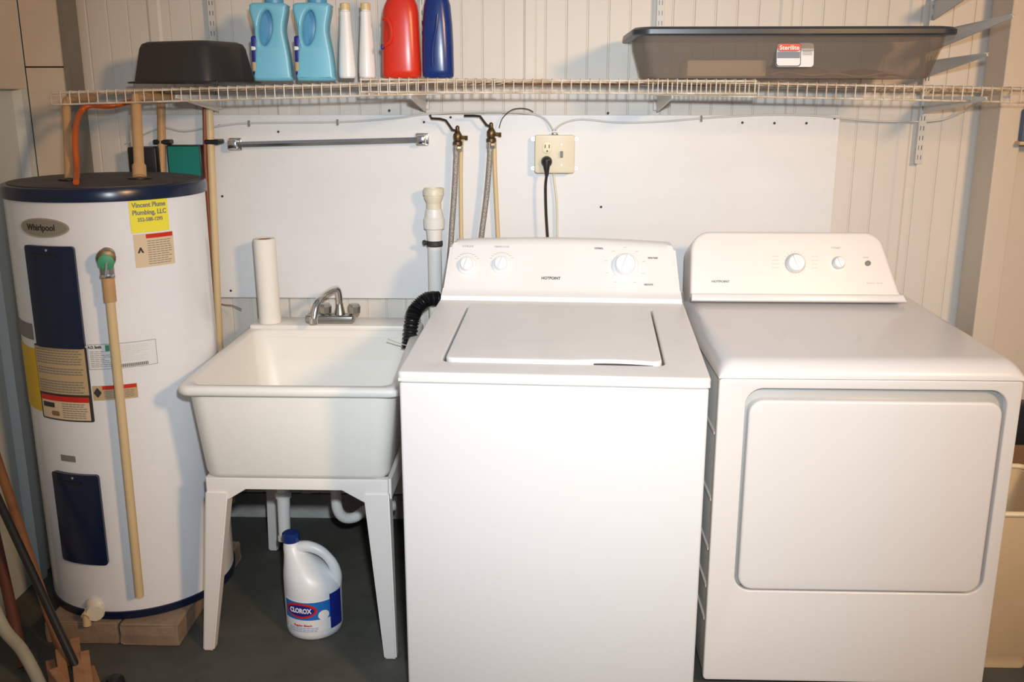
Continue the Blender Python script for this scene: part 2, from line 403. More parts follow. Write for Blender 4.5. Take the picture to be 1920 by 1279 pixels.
onh(badge, 'lettering', text_bm('Whirlpool', .022, .0003, width=hw*1.15), M['dprint'], am-.02, zc, .0042)
bm = oval(hw*.93, hh*.86, 0, .0003); onh(badge, 'inner_oval', bm, mat('silver_dull', (.36, .33, .27), .4, metal=.5), am, zc, .0034)
# yellow installer sticker
o, am, zc, hw, hh = patch('yellow_sticker', 240, 374, 312, 435, M['yellow'], z=.0012)
onh(o, 'lettering', text_bm('Vincent Plume', .0165, .0004, width=hw*1.75), M['print'], am, zc+hh*.68, .0028)
onh(o, 'lettering', text_bm('Plumbing, LLC', .0165, .0004, width=hw*1.75), M['print'], am, zc+hh*.22, .0028)
onh(o, 'lettering', text_bm('352-588-1295', .013, .0003, width=hw*1.3), M['print'], am, zc-hh*.22, .0028)
# warning label
o, am, zc, hw, hh = patch('warning_label', 249, 437, 323, 499, M['tanlt'])
onh(o, 'red_strip', grid_plate(-hw*.42, hh*.72, hw*.97, hh*.97, t=.0003), M['redp'], am, zc)
onh(o, 'fine_print', bars(-hw*.38, hw*.9, -hh*.9, hh*.62, 11, .0018), M['print'], am, zc)
onh(o, 'pictogram', text_bm('^', .03, .001), M['dprint'], am-hw*.72/HR, zc-.004)
# big tan label
o, am, zc, hw, hh = patch('instruction_label', 66, 650, 162, 788, M['dprint'], z=.0008, r=.004)
onh(o, 'tan_field', grid_plate(-hw*.97, -hh*.27, hw*.93, hh*.96, t=.0003), M['tan'], am, zc)
onh(o, 'tan_field', grid_plate(-hw*.93, -hh*.96, hw*.90, -hh*.34, t=.0003), M['tanlt'], am, zc)
onh(o, 'red_strip', grid_plate(-hw*.93, -hh*.47, hw*.90, -hh*.33, t=.0003), M['redp'], am, zc, .0026)
onh(o, 'fine_print', bars(-hw*.9, hw*.86, -hh*.24, hh*.92, 17, .0030, .2, (6, 10, 11)), M['print'], am, zc, .0028)
onh(o, 'fine_print', bars(-hw*.05, hw*.84, -hh*.92, -hh*.50, 7, .0022, .3), M['print'], am, zc, .0028)
onh(o, 'pictogram', grid_plate(-hw*.85, -hh*.66, -hw*.35, -hh*.53, t=.0003), M['dprint'], am, zc, .0028)
onh(o, 'pictogram', grid_plate(-hw*.5, -hh*.88, -hw*.18, -hh*.75, r=.004, t=.0003), M['card'], am, zc, .0028)
# amber energy label on far left
(a0, zt), (a1, _) = hc(36, 640), hc(66, 648); zb = hc(60, 760)[1]; zt = hc(50, 648)[1]
bm = wrap(grid_plate(-(a1-a0)*HR/2, -(zt-zb)/2, (a1-a0)*HR/2, (zt-zb)/2, .004, z=.0006, t=.001), HX, HY, HR, (a0+a1)/2, (zt+zb)/2); obj('amber_label', bm, M['amber'], ht)
(a0, zt), (a1, _) = hc(33, 593), hc(59, 598); zb = hc(45, 630)[1]
bm = wrap(grid_plate(-(a1-a0)*HR/2, -(zt-zb)/2, (a1-a0)*HR/2, (zt-zb)/2, 0, z=.0006, t=.001), HX, HY, HR, (a0+a1)/2, (zt+zb)/2); obj('small_grey_label', bm, M['print'], ht)
# white rating label
o, am, zc, hw, hh = patch('rating_label', 163, 643, 292, 690, M['print'])
onh(o, 'white_field', grid_plate(-hw*.99, -hh*.97, hw*.985, hh*.97, t=.0002, n=20), M['labelw'], am, zc, .0018)
onh(o, 'lettering', text_bm('A.O. Smith', .010, .0003, width=.032), M['dprint'], am-hw*.78/HR, zc+hh*.78, .0026)
onh(o, 'green_mark', grid_plate(-hw*.48, hh*.45, -hw*.36, hh*.92, t=.0003), M['greenp'], am, zc, .0024)
onh(o, 'fine_print', bars(-hw*.94, -hw*.3, -hh*.85, hh*.5, 9, .0012, .5), M['print'], am, zc, .0026)
onh(o, 'fine_print', bars(-hw*.1, hw*.8, -hh*.5, hh*.8, 9, .0010, .6), M['knobring'], am, zc, .0026)
bm = B()
for k in range(38):
    x = -hw*.35+k*hw*.028; f = [bm.verts.new(v) for v in ((x, -hh*.92, 0), (x+.0012*(1+k % 2), -hh*.92, 0), (x+.0012*(1+k % 2), -hh*.66, 0), (x, -hh*.66, 0))]; bm.faces.new(f)
onh(o, 'barcode', bm, M['print'], am, zc, .0026)
# red/tan caution strip
o, am, zc, hw, hh = patch('caution_label', 173, 722, 257, 749, M['tan'])
onh(o, 'red_strip', grid_plate(-hw*.55, hh*.45, hw*.97, hh*.97, t=.0003), M['redp'], am, zc)
onh(o, 'fine_print', bars(-hw*.5, hw*.9, -hh*.8, hh*.3, 5, .0018), M['print'], am, zc)
onh(o, 'pictogram', text_bm('♦', .022, .001), M['dprint'], am-hw*.78/HR, zc)
patch('small_grey_plate', 115, 854, 141, 865, M['print'])
patch('white_corner_sticker', 545, 0, 546, 1, M['labelw']) if False else None
# relief valve, discharge pipe
a, z = hc(201, 478); n = Vector((math.sin(a), -math.cos(a), 0)); p = Vector((HX, HY, z))+n*HR
rv = obj('relief_valve', lathe(B(), p, [(.019, -.005), (.019, .012), (.013, .014), (.013, .04), (.021, .042), (.023, .05), (.021, .062), (.016, .064)], 24, n), M['brass'], ht)
c = p+n*.05
tube(bm := B(), [c+Vector((0, 0, -.004)), c+Vector((0, 0, -.045))], .0165, 20); obj('valve_outlet', bm, M['brushed'], rv)
lathe(bm := B(), c+Vector((0, 0, -.008))+n*.013, [(.019, 0), (.019, .003), (.016, .0045)], 24, n); obj('green_disc', bm, M['greenp'], rv)
tube(bm := B(), [c+n*.02+Vector((.002, 0, -.008)), c+n*.024+Vector((-.003, 0, -.04))], .0028, 8); obj('test_lever', bm, M['chrome'], rv)
lathe(bm := B(), c+Vector((0, 0, -.046)), [(.018, 0), (.0185, .003), (.018, .007)], 24); obj('outlet_ring', bm, M['chrome'], rv)
pb = on_plane(262, 1117, c, Vector((0, -1, 0)))
pt = c+Vector((0, 0, -.046)); d = (pb-pt)
dp = thing('discharge_pipe', 'long cream discharge pipe hanging down the front of the water heater', 'pipe', (pb.x, pb.y, pb.z))
tube(bm := B(), [pt, pb], .0112, 20); obj('pipe', bm, M['cpvc'], dp)
tube(bm := B(), [pt+d*.003, pt+d*.07], .0150, 20); obj('coupling', bm, M['cpvc_o'], dp)
# drain valve
a, z = hc(178, 1137); n = Vector((math.sin(a), -math.cos(a), 0)); p = Vector((HX, HY, z))+n*HR
dv = obj('drain_valve', lathe(B(), p, [(.024, -.004), (.026, .004), (.022, .010), (.012, .014), (.012, .028)], 24, n), M['pvc_y'], ht)
s = Vector((n.y*-1, n.x, 0)).normalized()
tube(bm := B(), [p+n*.02+s*.0, p+n*.045-Vector((0, 0, .008))], .012, 14); tube(bm, [p+n*.036, p+n*.040+Vector((0, 0, -.034))], .011, 14); obj('spout', bm, M['cpvc'], dv)
lathe(bm := B(), p+n*.03+Vector((.02, 0, .0)), [(.022, 0), (.024, .003), (.022, .009)], 12, n+Vector((.5, 0, 0))); obj('handwheel', bm, M['pvc_y'], dv)
# blocks under the tank
for k, (x0, x1, y0, y1, lb) in enumerate(((-1.33, -1.13, -.716, -.40, 'tan concrete block under the tank, with the long flat front'), (-1.124, -.966, -.722, -.40, 'chipped tan block under the tank, right front corner'), (-1.37, -1.14, -.39, -.22, 'rear tan block under the tank by the left wall'), (-1.13, -.95, -.39, -.22, 'rear tan block under the tank nearest the sink'))):
    bm = B(); box(bm, x0, x1, y0, y1, .0, hz(.1165), .006, 2)
    bmesh.ops.subdivide_edges(bm, edges=bm.edges, cuts=1)
    for v in bm.verts: v.co += Vector((random.uniform(-1, 1), random.uniform(-1, 1), 0))*.0022
    tag(obj('concrete_block', bm, M['block'], smooth=False), lb, 'block', 'blocks under the water heater')

# pipes above the tank
def pipe(name, label, pts, r, m_, cat='pipe', n=5, seg=14, sm=True):
    P = [Vector(p) for p in pts]; zmin = min(P, key=lambda v: v.z)
    t = thing(name, label, cat, tuple(zmin)); bm = B(); tube(bm, smoothpath(P, n) if sm else P, r, seg); obj('pipe', bm, m_, t); return t
ZL = hz(1.232)
pa = at(130, 338, Z=ZL)
A = Vector((pa.x, pa.y, ZL)); a2 = at(124, 196, Y=-.335)
t = pipe('supply_pipe', 'cream supply pipe rising from the left of the tank lid', [A, a2, a2+Vector((0, .006, .010)), a2+Vector((.0, .026, .016)), a2+Vector((.004, .16, .016))], .0112, M['cpvc_o'], sm=False)
lathe(bm := B(), A, [(.026, .001), (.026, .004), (.016, .006)], 20); obj('collar', bm, M['black'], t)
pb_ = at(262, 335, Z=ZL); Bp = Vector((pb_.x, pb_.y, ZL)); b2 = at(255, 192, Y=-.335)
t = pipe('supply_pipe', 'thick tan supply pipe with coupling rising from the middle of the tank lid', [Bp, b2, b2+Vector((0, .006, .012)), b2+Vector((.0, .026, .018)), b2+Vector((.03, .18, .018))], .0135, M['cpvc_o'], sm=False)
tube(bm := B(), [Bp+(b2-Bp)*.01, Bp+(b2-Bp)*.16], .0178, 18); obj('coupling', bm, M['cpvc_o'], t)
lathe(bm := B(), Bp, [(.030, .0008), (.030, .003), (.02, .004)], 20); obj('collar', bm, M['black'], t)
# orange cable
oc = [at(143, 345, Z=ZL+.001)+Vector((0, 0, .004)), at(144, 315, Y=A.y-.002), at(141, 275, Y=A.y+.03), at(142, 240, Y=A.y+.07), at(150, 212, Y=-.36), at(168, 198, Y=-.34), at(205, 199, Y=-.31), at(243, 191, Y=-.28), at(270, 188, Y=-.24)]
bm = B(); tube(bm, smoothpath(oc, 6), .0075, 12); tag(obj('power_cable', bm, M['orange']), 'orange flexible cable looping out of the tank lid', 'cable')
gc = [at(240, 268, Y=-.02), at(300, 240, Y=-.034), at(345, 246, Y=-.034), at(400, 238, Y=-.034), at(467, 231, Y=-.031), at(633, 229, Y=-.031), at(740, 222, Y=-.031), at(800, 214, Y=-.031), at(900, 210, Y=-.031), at(985, 212, Y=-.034), at(1020, 222, Y=-.036), at(1037, 244, Y=-.045)]
t = thing('wall_cable', 'thin white cable clipped along the board left of the outlet box', 'cable', tuple(at(633, 229, Y=-.031)))
bm = B(); tube(bm, smoothpath(gc, 5), .0028, 8); obj('cable', bm, M['steelw'], t)
for px, py in ((467, 231), (633, 229)):
    p = at(px, py, Y=-.030); bm = B(); box(bm, p.x-.0025, p.x+.0025, p.y-.006, p.y+.003, p.z-.010, p.z+.008, .001, 1); obj('cable_clip', bm, M['print'], t)
gc = [at(1041, 244, Y=-.045), at(1055, 232, Y=-.036), at(1090, 224, Y=-.031), at(1160, 230, Y=-.031), at(1240, 228, Y=-.031), at(1315, 222, Y=-.031), at(1380, 218, Y=-.031), at(1450, 215, Y=-.031), at(1530, 217, Y=-.031), at(1580, 222, Y=-.028), at(1640, 227, Y=-.02), at(1725, 228, Y=-.022), at(1775, 222, Y=-.03), at(1815, 203, Y=-.07), at(1835, 186, Y=-.12), at(1850, 165, Y=-.2)]
t = thing('wall_cable', 'thin white cable running right from the outlet box past the slotted upright', 'cable', tuple(at(1315, 222, Y=-.031)))
bm = B(); tube(bm, smoothpath(gc, 5), .0028, 8); obj('cable', bm, M['steelw'], t)
p = at(1315, 222, Y=-.030); bm = B(); box(bm, p.x-.0025, p.x+.0025, p.y-.006, p.y+.003, p.z-.010, p.z+.008, .001, 1); obj('cable_clip', bm, M['print'], t)
# pipes on the wall behind the tank
p0, p1 = at(302, 178, Y=-.05), at(304, 330, Y=-.05)
t = pipe('wall_pipe', 'cream pipe clamped to the wall between the black and teal boxes', [Vector((p1.x, p1.y, .03)), Vector((p1.x, p1.y, p1.z)), p0], .0125, M['cpvc_o'], sm=False)
c = at(306, 266, Y=-.045); bm = B(); box(bm, c.x-.026, c.x+.026, -.062, -.027, c.z-.007, c.z+.007, .003, 1); obj('clamp', bm, M['black'], t)
p0, p1 = at(391, 180, Y=-.07), at(411, 640, Y=-.07); p2 = Vector((p1.x, p1.y, .13))
t = pipe('wall_pipe', 'long cream pipe running down the wall between water heater and sink', [p2, p1, p0], .0115, M['cpvc'], sm=False)
c = at(399, 266, Y=-.07); bm = B(); box(bm, c.x-.022, c.x+.022, -.084, -.027, c.z-.007, c.z+.007, .003, 1); obj('clamp', bm, M['black'], t)
p0, p1, p2 = at(383, 180, Y=-.075), at(385, 300, Y=-.075), at(405, 640, Y=-.075)
bm = B(); tube(bm, [Vector((p2.x, -.055, .2)), Vector((p2.x-.002, -.06, p2.z)), Vector((p1.x, p1.y, p1.z)), p0], .0055, 10); tag(obj('conduit', bm, M['redpipe']), 'thin red brown tube beside the long cream wall pipe', 'tube')
# black box and teal box on the wall
a, b_ = at(238, 276, Y=-.09), at(297, 345, Y=-.09)
bm = B(); box(bm, a.x, b_.x, -.09, -.0125, b_.z, a.z, .004); tag(obj('wall_box', bm, M['black']), 'flat black box on the wall behind the tank lid', 'box')
a, b_ = at(313, 274, Y=-.065), at(379, 345, Y=-.065)
t = thing('tray', 'teal panel with dark frame on the wall behind the tank, right of the black box', 'panel', ((a.x+b_.x)/2, -.05, b_.z))
bm = B(); box(bm, a.x-.003, b_.x+.003, -.064, -.0275, b_.z-.003, a.z+.003, .003); obj('frame', bm, M['black'], t)
bm = B(); box(bm, a.x+.001, b_.x-.001, -.067, -.0645, b_.z+.001, a.z-.001, .001, 1); obj('teal_face', bm, M['teal'], t)

# ================================================================== TOWEL BAR
l, r_ = at(437, 271, Y=-.06), at(790, 262, Y=-.06)
t = thing('towel_bar', 'chrome towel bar mounted on the white board above the sink', 'towel bar', tuple((l+r_)/2))
tube(bm := B(), [l, r_], .0078, 4); obj('bar', bm, M['chrome'], t, smooth=False)
for q, s in ((l, -1), (r_, 1)):
    bm = B(); box(bm, q.x-.020, q.x+.020, -.040, -.0275, q.z-.019, q.z+.019, .004); box(bm, q.x-.013, q.x+.014, -.075, -.038, q.z-.014, q.z+.014, .005); obj('mount', bm, M['chrome'], t)

# ================================================================== VALVES, HOSES, STANDPIPE, OUTLET
def valve(label, px, py, lever):
    p = at(px, py, Y=-.065); t = thing('shutoff_valve', label, 'valve', tuple(p), group=None)
    lathe(bm := B(), p+Vector((0, 0, -.028)), [(.012, 0), (.015, .004), (.015, .012), (.011, .016), (.013, .022), (.013, .034), (.009, .040), (.006, .046), (.006, .056), (.003, .060)], 12); obj('valve_body', bm, M['brass'], t)
    lathe(bm := B(), p+Vector((0, 0, -.044)), [(.013, 0), (.0145, .004), (.0145, .014), (.012, .018)], 8); obj('hose_nut', bm, M['brushed'], t)
    tube(bm := B(), [p, p+Vector((.026, .0, -.004))], .0055, 10); tube(bm, [p+Vector((.022, 0, -.004)), p+Vector((.030, 0, -.004))], .0075, 6); obj('drain_cap', bm, M['brass'], t)
    L = [at(x, y, Y=-.075) for x, y in lever]
    tube(bm := B(), L, .0036, 8); obj('lever', bm, M['black'], t)
    return p
valve('brass shutoff valve with black lever above the left washer hose', 858, 256, [(857, 246), (848, 243), (836, 226), (826, 223), (809, 222), (806, 215)])
valve('brass shutoff valve with black lever above the right washer hose', 921, 250, [(920, 238), (912, 234), (900, 218), (888, 217), (870, 217)])
def hose(name, label, px, r, m_, cat, Y=-.07, bottom=None, seg=12):
    P = [at(x, y, Y=Y) for x, y in px]
    if bottom: P.append(Vector(bottom))
    bm = B(); tube(bm, smoothpath(P, 5), r, seg); return tag(obj(name, bm, m_), label, cat)
hose('braided_hose', 'left braided grey washer hose hanging from the left valve', [(856, 269), (855, 300), (852, 360), (846, 450), (845, 520)], .0085, M['steelhose'], 'hose', bottom=(-.25, -.12, .45))
hose('braided_hose', 'right braided grey washer hose, slanting left from the right valve', [(919, 264), (918, 300), (912, 370), (902, 450), (897, 520)], .0085, M['steelhose'], 'hose', bottom=(-.17, -.12, .45))
hose('wall_pipe', 'cream pipe just right of the left braided hose', [(866, 262), (864, 320), (865, 450), (866, 540)], .0062, M['cpvc'], 'pipe', Y=-.05, bottom=(-.235, -.05, .14))
hose('wall_pipe', 'cream pipe just right of the slanting braided hose', [(927, 262), (928, 320), (934, 450), (938, 540)], .0068, M['cpvc'], 'pipe', Y=-.05, bottom=(-.125, -.05, .14))
hose('thin_tube', 'thin black tube arching from the right valve over the wall cable', [(936, 240), (942, 222), (958, 207), (975, 203), (990, 205), (1000, 210)], .0016, M['dprint'], 'tube', Y=-.05, seg=6)
# standpipe
sp_t = at(813, 355, Y=-.085); X0, Y0, ZT = sp_t.x, sp_t.y, sp_t.z
t = thing('standpipe', 'white PVC standpipe with stacked fittings left of the washer hoses', 'pipe', (X0, Y0, .02))
def pxz(py): return at(813, py, Y=Y0).z
lathe(bm := B(), (X0, Y0, 0), [(.0215, pxz(384)), (.023, pxz(378)), (.0285, pxz(371)), (.0285, pxz(366)), (.0315, pxz(365.5)), (.0315, pxz(355)), (.029, pxz(352.5)), (.0255, pxz(352.5)), (.024, pxz(368)), (.02, pxz(370))], 28); obj('drain_mouth', bm, M['pvc_y'], t)
lathe(bm := B(), (X0, Y0, 0), [(.0215, pxz(397)), (.0225, pxz(388)), (.0225, pxz(382))], 28); obj('neck', bm, M['pvc_y'], t)
lathe(bm := B(), (X0, Y0, 0), [(.026, pxz(425)), (.028, pxz(418)), (.028, pxz(405)), (.0245, pxz(392)), (.022, pxz(391))], 28); obj('reducer', bm, M['pvc'], t)
lathe(bm := B(), (X0, Y0, 0), [(.022, pxz(452)), (.024, pxz(430)), (.031, pxz(428)), (.032, pxz(410)), (.028, pxz(407))], 28); obj('coupling', bm, M['pvc'], t)
lathe(bm := B(), (X0, Y0, 0), [(.021, .02), (.021, pxz(440))], 28); obj('pipe', bm, M['pvc'], t)
lathe(bm := B(), (X0, Y0, 0), [(.0225, pxz(462)), (.025, pxz(460)), (.025, pxz(453)), (.0225, pxz(451))], 24)
q = at(796, 455, Y=Y0-.01); tube(bm, [Vector((X0-.02, Y0-.012, q.z)), q], .006, 8); lathe(bm, q, [(.003, -.006), (.008, -.004), (.008, .004), (.003, .006)], 10, (1, 0, .3)); obj('hose_clamp', bm, M['dprint'], t)
# corrugated drain hose
pts = [at(822, 560, Y=-.16), at(800, 562, Y=-.18), at(780, 580, Y=-.20), at(772, 602, Y=-.22), at(766, 655, Y=-.25)]
P = smoothpath(pts, 26); rs = [.0205+.003*math.sin(i*1.9) for i in range(len(P))]
t = thing('drain_hose', 'black corrugated drain hose curling over beside the washer', 'hose', tuple(pts[-1]))
tube(bm := B(), P, rs, 16); obj('hose', bm, M['black'], t)
q0, q1 = at(752, 645, Y=-.3), at(727, 636, Y=-.33); tube(bm := B(), [q0, q1], .0016, 6); tube(bm, [q0, at(770, 650, Y=-.26)], .0016, 6); obj('wire_tie', bm, M['steelw'], t)
# outlet box
a, b_ = at(1003, 253, Y=-.07), at(1077, 325, Y=-.07); cx, cz = (a.x+b_.x)/2, (a.z+b_.z)/2
t = thing('outlet_box', 'almond outlet and switch box screwed to the white board', 'outlet', (cx, -.05, b_.z))
box(bm := B(), a.x+.002, b_.x-.002, -.064, -.0275, b_.z+.002, a.z-.002, .003); obj('box_body', bm, M['almond'], t)
obj('cover_plate', plate([rrl(a.x, b_.z, b_.x, a.z, .008)], .003, .0028, Matrix.Translation((0, -.067, 0)) @ XZ), M['almond'], t)
for sx in (a.x-.005, b_.x+.005):
    for z in (a.z-.014, b_.z+.012):
        obj('mounting_ear', plate([rrl(sx-.007, z-.006, sx+.007, z+.006, .005), [(sx+.0022*math.cos(k), z+.0022*math.sin(k)) for k in (0, 1.05, 2.1, 3.14, 4.2, 5.25)]], .0015, 0, Matrix.Translation((0, -.0305, 0)) @ XZ), M['brushed'], t)
o1 = at(1026, 277, Y=-.07)
L = [(o1.x+.0175*max(-.8, min(.8, math.cos(k*PI/16))), o1.z+.0175*math.sin(k*PI/16)) for k in range(32)]
rec = obj('receptacle', plate([L], .0025, .0008, Matrix.Translation((0, -.0705, 0)) @ XZ), mat('ivory', (.76, .68, .46), .4), t)
bm = B()
for dx in (-.006, .006): box(bm, o1.x+dx-.0013, o1.x+dx+.0013, -.0738, -.0728, o1.z-.001, o1.z+.009)
box(bm, o1.x-.0022, o1.x+.0022, -.0738, -.0728, o1.z-.012, o1.z-.0075); obj('slots', bm, M['dprint'], rec)
s1 = at(1053, 290, Y=-.07); box(bm := B(), s1.x-.004, s1.x+.004, -.082, -.0695, s1.z-.008, s1.z+.010, .001, 1); obj('toggle_switch', bm, M['print'], t)
for z in (s1.z+.030, s1.z-.030): obj('screw', lathe(B(), (s1.x, -.070, z), [(.0025, 0), (.0025, .0012)], 8, (0, -1, 0)), M['brushed'], t)
box(bm := B(), cx-.010, cx+.010, -.06, -.035, a.z-.001, a.z+.006, .002); obj('cable_connector', bm, M['chrome'], t)
# plug and black cord
o2 = at(1025, 303, Y=-.075)
t = thing('appliance_lead', 'black plug and cord hanging from the outlet box', 'cord', (o2.x, o2.y, 1.0))
lathe(bm := B(), (o2.x, -.0725, o2.z), [(.0165, 0), (.0165, .012), (.013, .022), (.006, .026)], 20, (0, -1, 0))
tube(bm, [(o2.x, -.088, o2.z+.002), (o2.x, -.092, o2.z-.018), (o2.x+.001, -.09, o2.z-.040)], [.0135, .009, .005], 12); obj('plug', bm, M['black'], t)
P = [Vector((o2.x+.001, -.09, o2.z-.036)), at(1023, 350, Y=-.09), at(1024, 400, Y=-.09), at(1027, 452, Y=-.09), at(1029, 520, Y=-.09), Vector((.02, -.08, .4))]
tube(bm := B(), smoothpath(P, 5), .0044, 10); obj('cord', bm, M['black'], t)
hose('conduit', 'beige cable dropping from the bottom of the outlet box behind the washer', [(1038, 325), (1040, 345), (1044, 380), (1045, 450), (1045, 520)], .0036, M['pvc_y'], 'cable', Y=-.045, bottom=(.03, -.05, .2))

# ================================================================== UTILITY SINK
SH = Matrix(((1, -.008, 0, -.008*.77), (0, 1, 0, 0), (0, 0, 1, 0), (0, 0, 0, 1)))
st = thing('utility_sink', 'white freestanding plastic utility sink on four tapered legs', 'sink', (-.63, -.42, 0))
X0s, X1s, Y0s, Y1s = -.895, -.335, -.775, -.045
def rrs(ix, iy0, iy1, z, r, n=7):
    return [(p[0], p[1], z) for p in rrl(X0s+ix, Y0s+iy0, X1s-ix, Y1s-iy1, r, n)]
bm = B()
secs = [rrs(.055, .040, .16, .497, .035), rrs(.047, .030, .15, .500, .045), rrs(.042, .024, .145, .512, .05), rrs(.020, .014, .13, .715, .05), rrs(.020, .014, .13, .722, .05),
        rrs(.004, .004, .004, .722, .035), rrs(0, 0, 0, .727, .035), rrs(0, 0, 0, .738, .035), rrs(.004, .004, .004, .745, .035), rrs(.012, .012, .006, .7465, .035),
        rrs(.026, .026, .120, .745, .04), rrs(.031, .031, .126, .738, .045), rrs(.050, .042, .145, .55, .06), rrs(.058, .05, .155, .525, .06), rrs(.080, .07, .175, .515, .06), rrs(.2, .25, .30, .508, .02)]
loft(bm, secs); bm.transform(SH)
for v in bm.verts:
    if v.co.x > -.6: v.co.x -= .028*(v.co.y+.775)/.73
obj('tub', bm, M['sink'], st, angle=60)
bm = B(); box(bm, -.885, -.372, -.165, -.05, .742, .757, .006); bm.transform(SH); obj('faucet_ledge', bm, M['sink'], st)
lathe(bm := B(), (-.62, -.42, .509), [(.032, 0), (.032, .003), (.02, .0035)], 24); obj('drain_strainer', bm, M['chrome'], st)
# frame with chamfered arch and legs (front, back, sides)
def legs_front(y):
    # leg feet and skirt traced at true size in XZ
    sk = plate([[(-.845, .498), (-.845, .44), (-.79, .44), (-.745, .468), (-.50, .468), (-.445, .436), (-.382, .436), (-.382, .498)]], .012, .002, Matrix.Translation((0, y, 0)) @ XZ)
    return sk
for y, nm in ((-.735, 'front'), (-.19, 'rear')):
    obj('skirt', legs_front(y), M['sinkleg'], st)
for xx, y in ((-.845, 0), (-.382, 0)):
    bm = B(); box(bm, xx-.006, xx+.006, -.735, -.19, .44, .495, .002, 1); obj('skirt', bm, M['sinkleg'], st)
def leg(xt0, xt1, xb0, xb1, yt, yb, sy):
    bm = B(); secs = []
    for f in (0, 1):
        x0 = xt0+(xb0-xt0)*f; x1 = xt1+(xb1-xt1)*f; y = yt+(yb-yt)*f; z = .462*(1-f); d = (.055*(1-f)+.030*f)*sy
        z2 = z if f else .462
        ys = sorted((y, y+d)); secs.append([(x0, ys[0], z2), (x1, ys[0], z2), (x1, ys[1], z2), (x0, ys[1], z2)])
    loft(bm, secs); bmesh.ops.bevel(bm, geom=bm.edges[:], offset=.004, segments=2, affect='EDGES'); return bm
obj('leg', leg(-.848, -.790, -.895, -.865, -.752, -.74, 1), M['sinkleg'], st)
obj('leg', leg(-.445, -.380, -.405, -.372, -.752, -.765, 1), M['sinkleg'], st)
obj('leg', leg(-.850, -.795, -.880, -.850, -.17, -.13, -1), M['sinkleg'], st)
obj('leg', leg(-.440, -.385, -.385, -.355, -.17, -.13, -1), M['sinkleg'], st)
# drain tailpiece
a, b_ = at(531, 925, Y=-.42), at(534, 1012, Y=-.42)
t = thing('drain_tailpiece', 'white drain pipe hanging straight down under the sink', 'pipe', (b_.x, -.42, b_.z))
tube(bm := B(), [Vector((a.x-.004, -.42, .495)), a+Vector((0, 0, .0)), b_], [.019, .019, .017], 18); obj('pipe', bm, M['pvc'], t)
lathe(bm := B(), (a.x, -.42, a.z-.012), [(.023, 0), (.024, .006), (.023, .018)], 16); obj('slip_nut', bm, M['pvc'], t)
lathe(bm := B(), (b_.x-.001, -.42, b_.z), [(.0185, 0), (.0185, .012)], 16); obj('end_collar', bm, M['pvc'], t)
P = [at(630, 880, Y=-.30), at(630, 925, Y=-.30), at(633, 955, Y=-.30), at(645, 970, Y=-.29), at(665, 970, Y=-.27), at(690, 955, Y=-.24), at(740, 948, Y=-.2)]
bm = B(); tube(bm, smoothpath(P, 6), .0165, 16); tag(obj('trap_pipe', bm, M['pvc']), 'white curved trap pipe under the right of the sink', 'pipe')
# faucet
a, b_ = at(592, 588, Z=.757), at(679, 588, Z=.757); fy = a.y-.0
ft = thing('faucet', 'small chrome faucet standing on the back ledge of the sink', 'faucet', ((a.x+b_.x)/2, fy, .757))
fx0, fx1 = a.x, b_.x; fc = (fx0+fx1)/2; fy = -.125
sx = lambda px: at(px, 575, Y=fy).x
sz = lambda py: at(635, py, Y=fy).z
box(bm := B(), fx0, fx1, fy-.024, fy+.024, .7575, .783, .007, 3); obj('base', bm, M['brushed'], ft)
lathe(bm := B(), (sx(637), fy, .780), [(.017, 0), (.015, .012), (.011, .030), (.010, .045)], 20); obj('spout_post', bm, M['brushed'], ft)
P = [Vector((sx(637), fy, .815)), Vector((sx(636), fy-.004, sz(545))), Vector((sx(630), fy-.015, sz(541))), Vector((sx(615), fy-.055, sz(546)-.004)), Vector((sx(607), fy-.09, sz(556)-.004)), Vector((sx(604), fy-.105, .800)), Vector((sx(603), fy-.108, .788))]
tube(bm := B(), smoothpath(P, 6), .0105, 16); tube(bm, [P[-1]+Vector((0, 0, .008)), P[-1]+Vector((0, 0, -.008))], .0125, 16); obj('spout', bm, M['chrome'], ft)
for px in (610, 664):
    lathe(bm := B(), (sx(px), fy, .782), [(.014, 0), (.018, .006), (.0195, .026), (.015, .034), (.008, .035)], 8); obj('handle', bm, M['brushed'], ft, smooth=False)
# paper towel roll
rx = at(505, 594, Z=.757); rx.y = -.13; rx = Vector((at(506, 590, Y=-.13).x, -.13, .7575)); ax = Vector((-.012, 0, 1))
pt_ = thing('paper_towel_roll', 'tall white paper towel roll standing on the back left corner of the sink', 'paper towels', tuple(rx))
lathe(bm := B(), rx, [(.0325, 0), (.0335, .003), (.0335, .257), (.032, .259), (.021, .259), (.0205, .02)], 36, ax); obj('paper', bm, M['paper'], pt_)
lathe(bm := B(), rx, [(.0205, .004), (.0205, .2575), (.019, .2575), (.019, .01)], 24, ax); obj('cardboard_core', bm, M['card'], pt_)
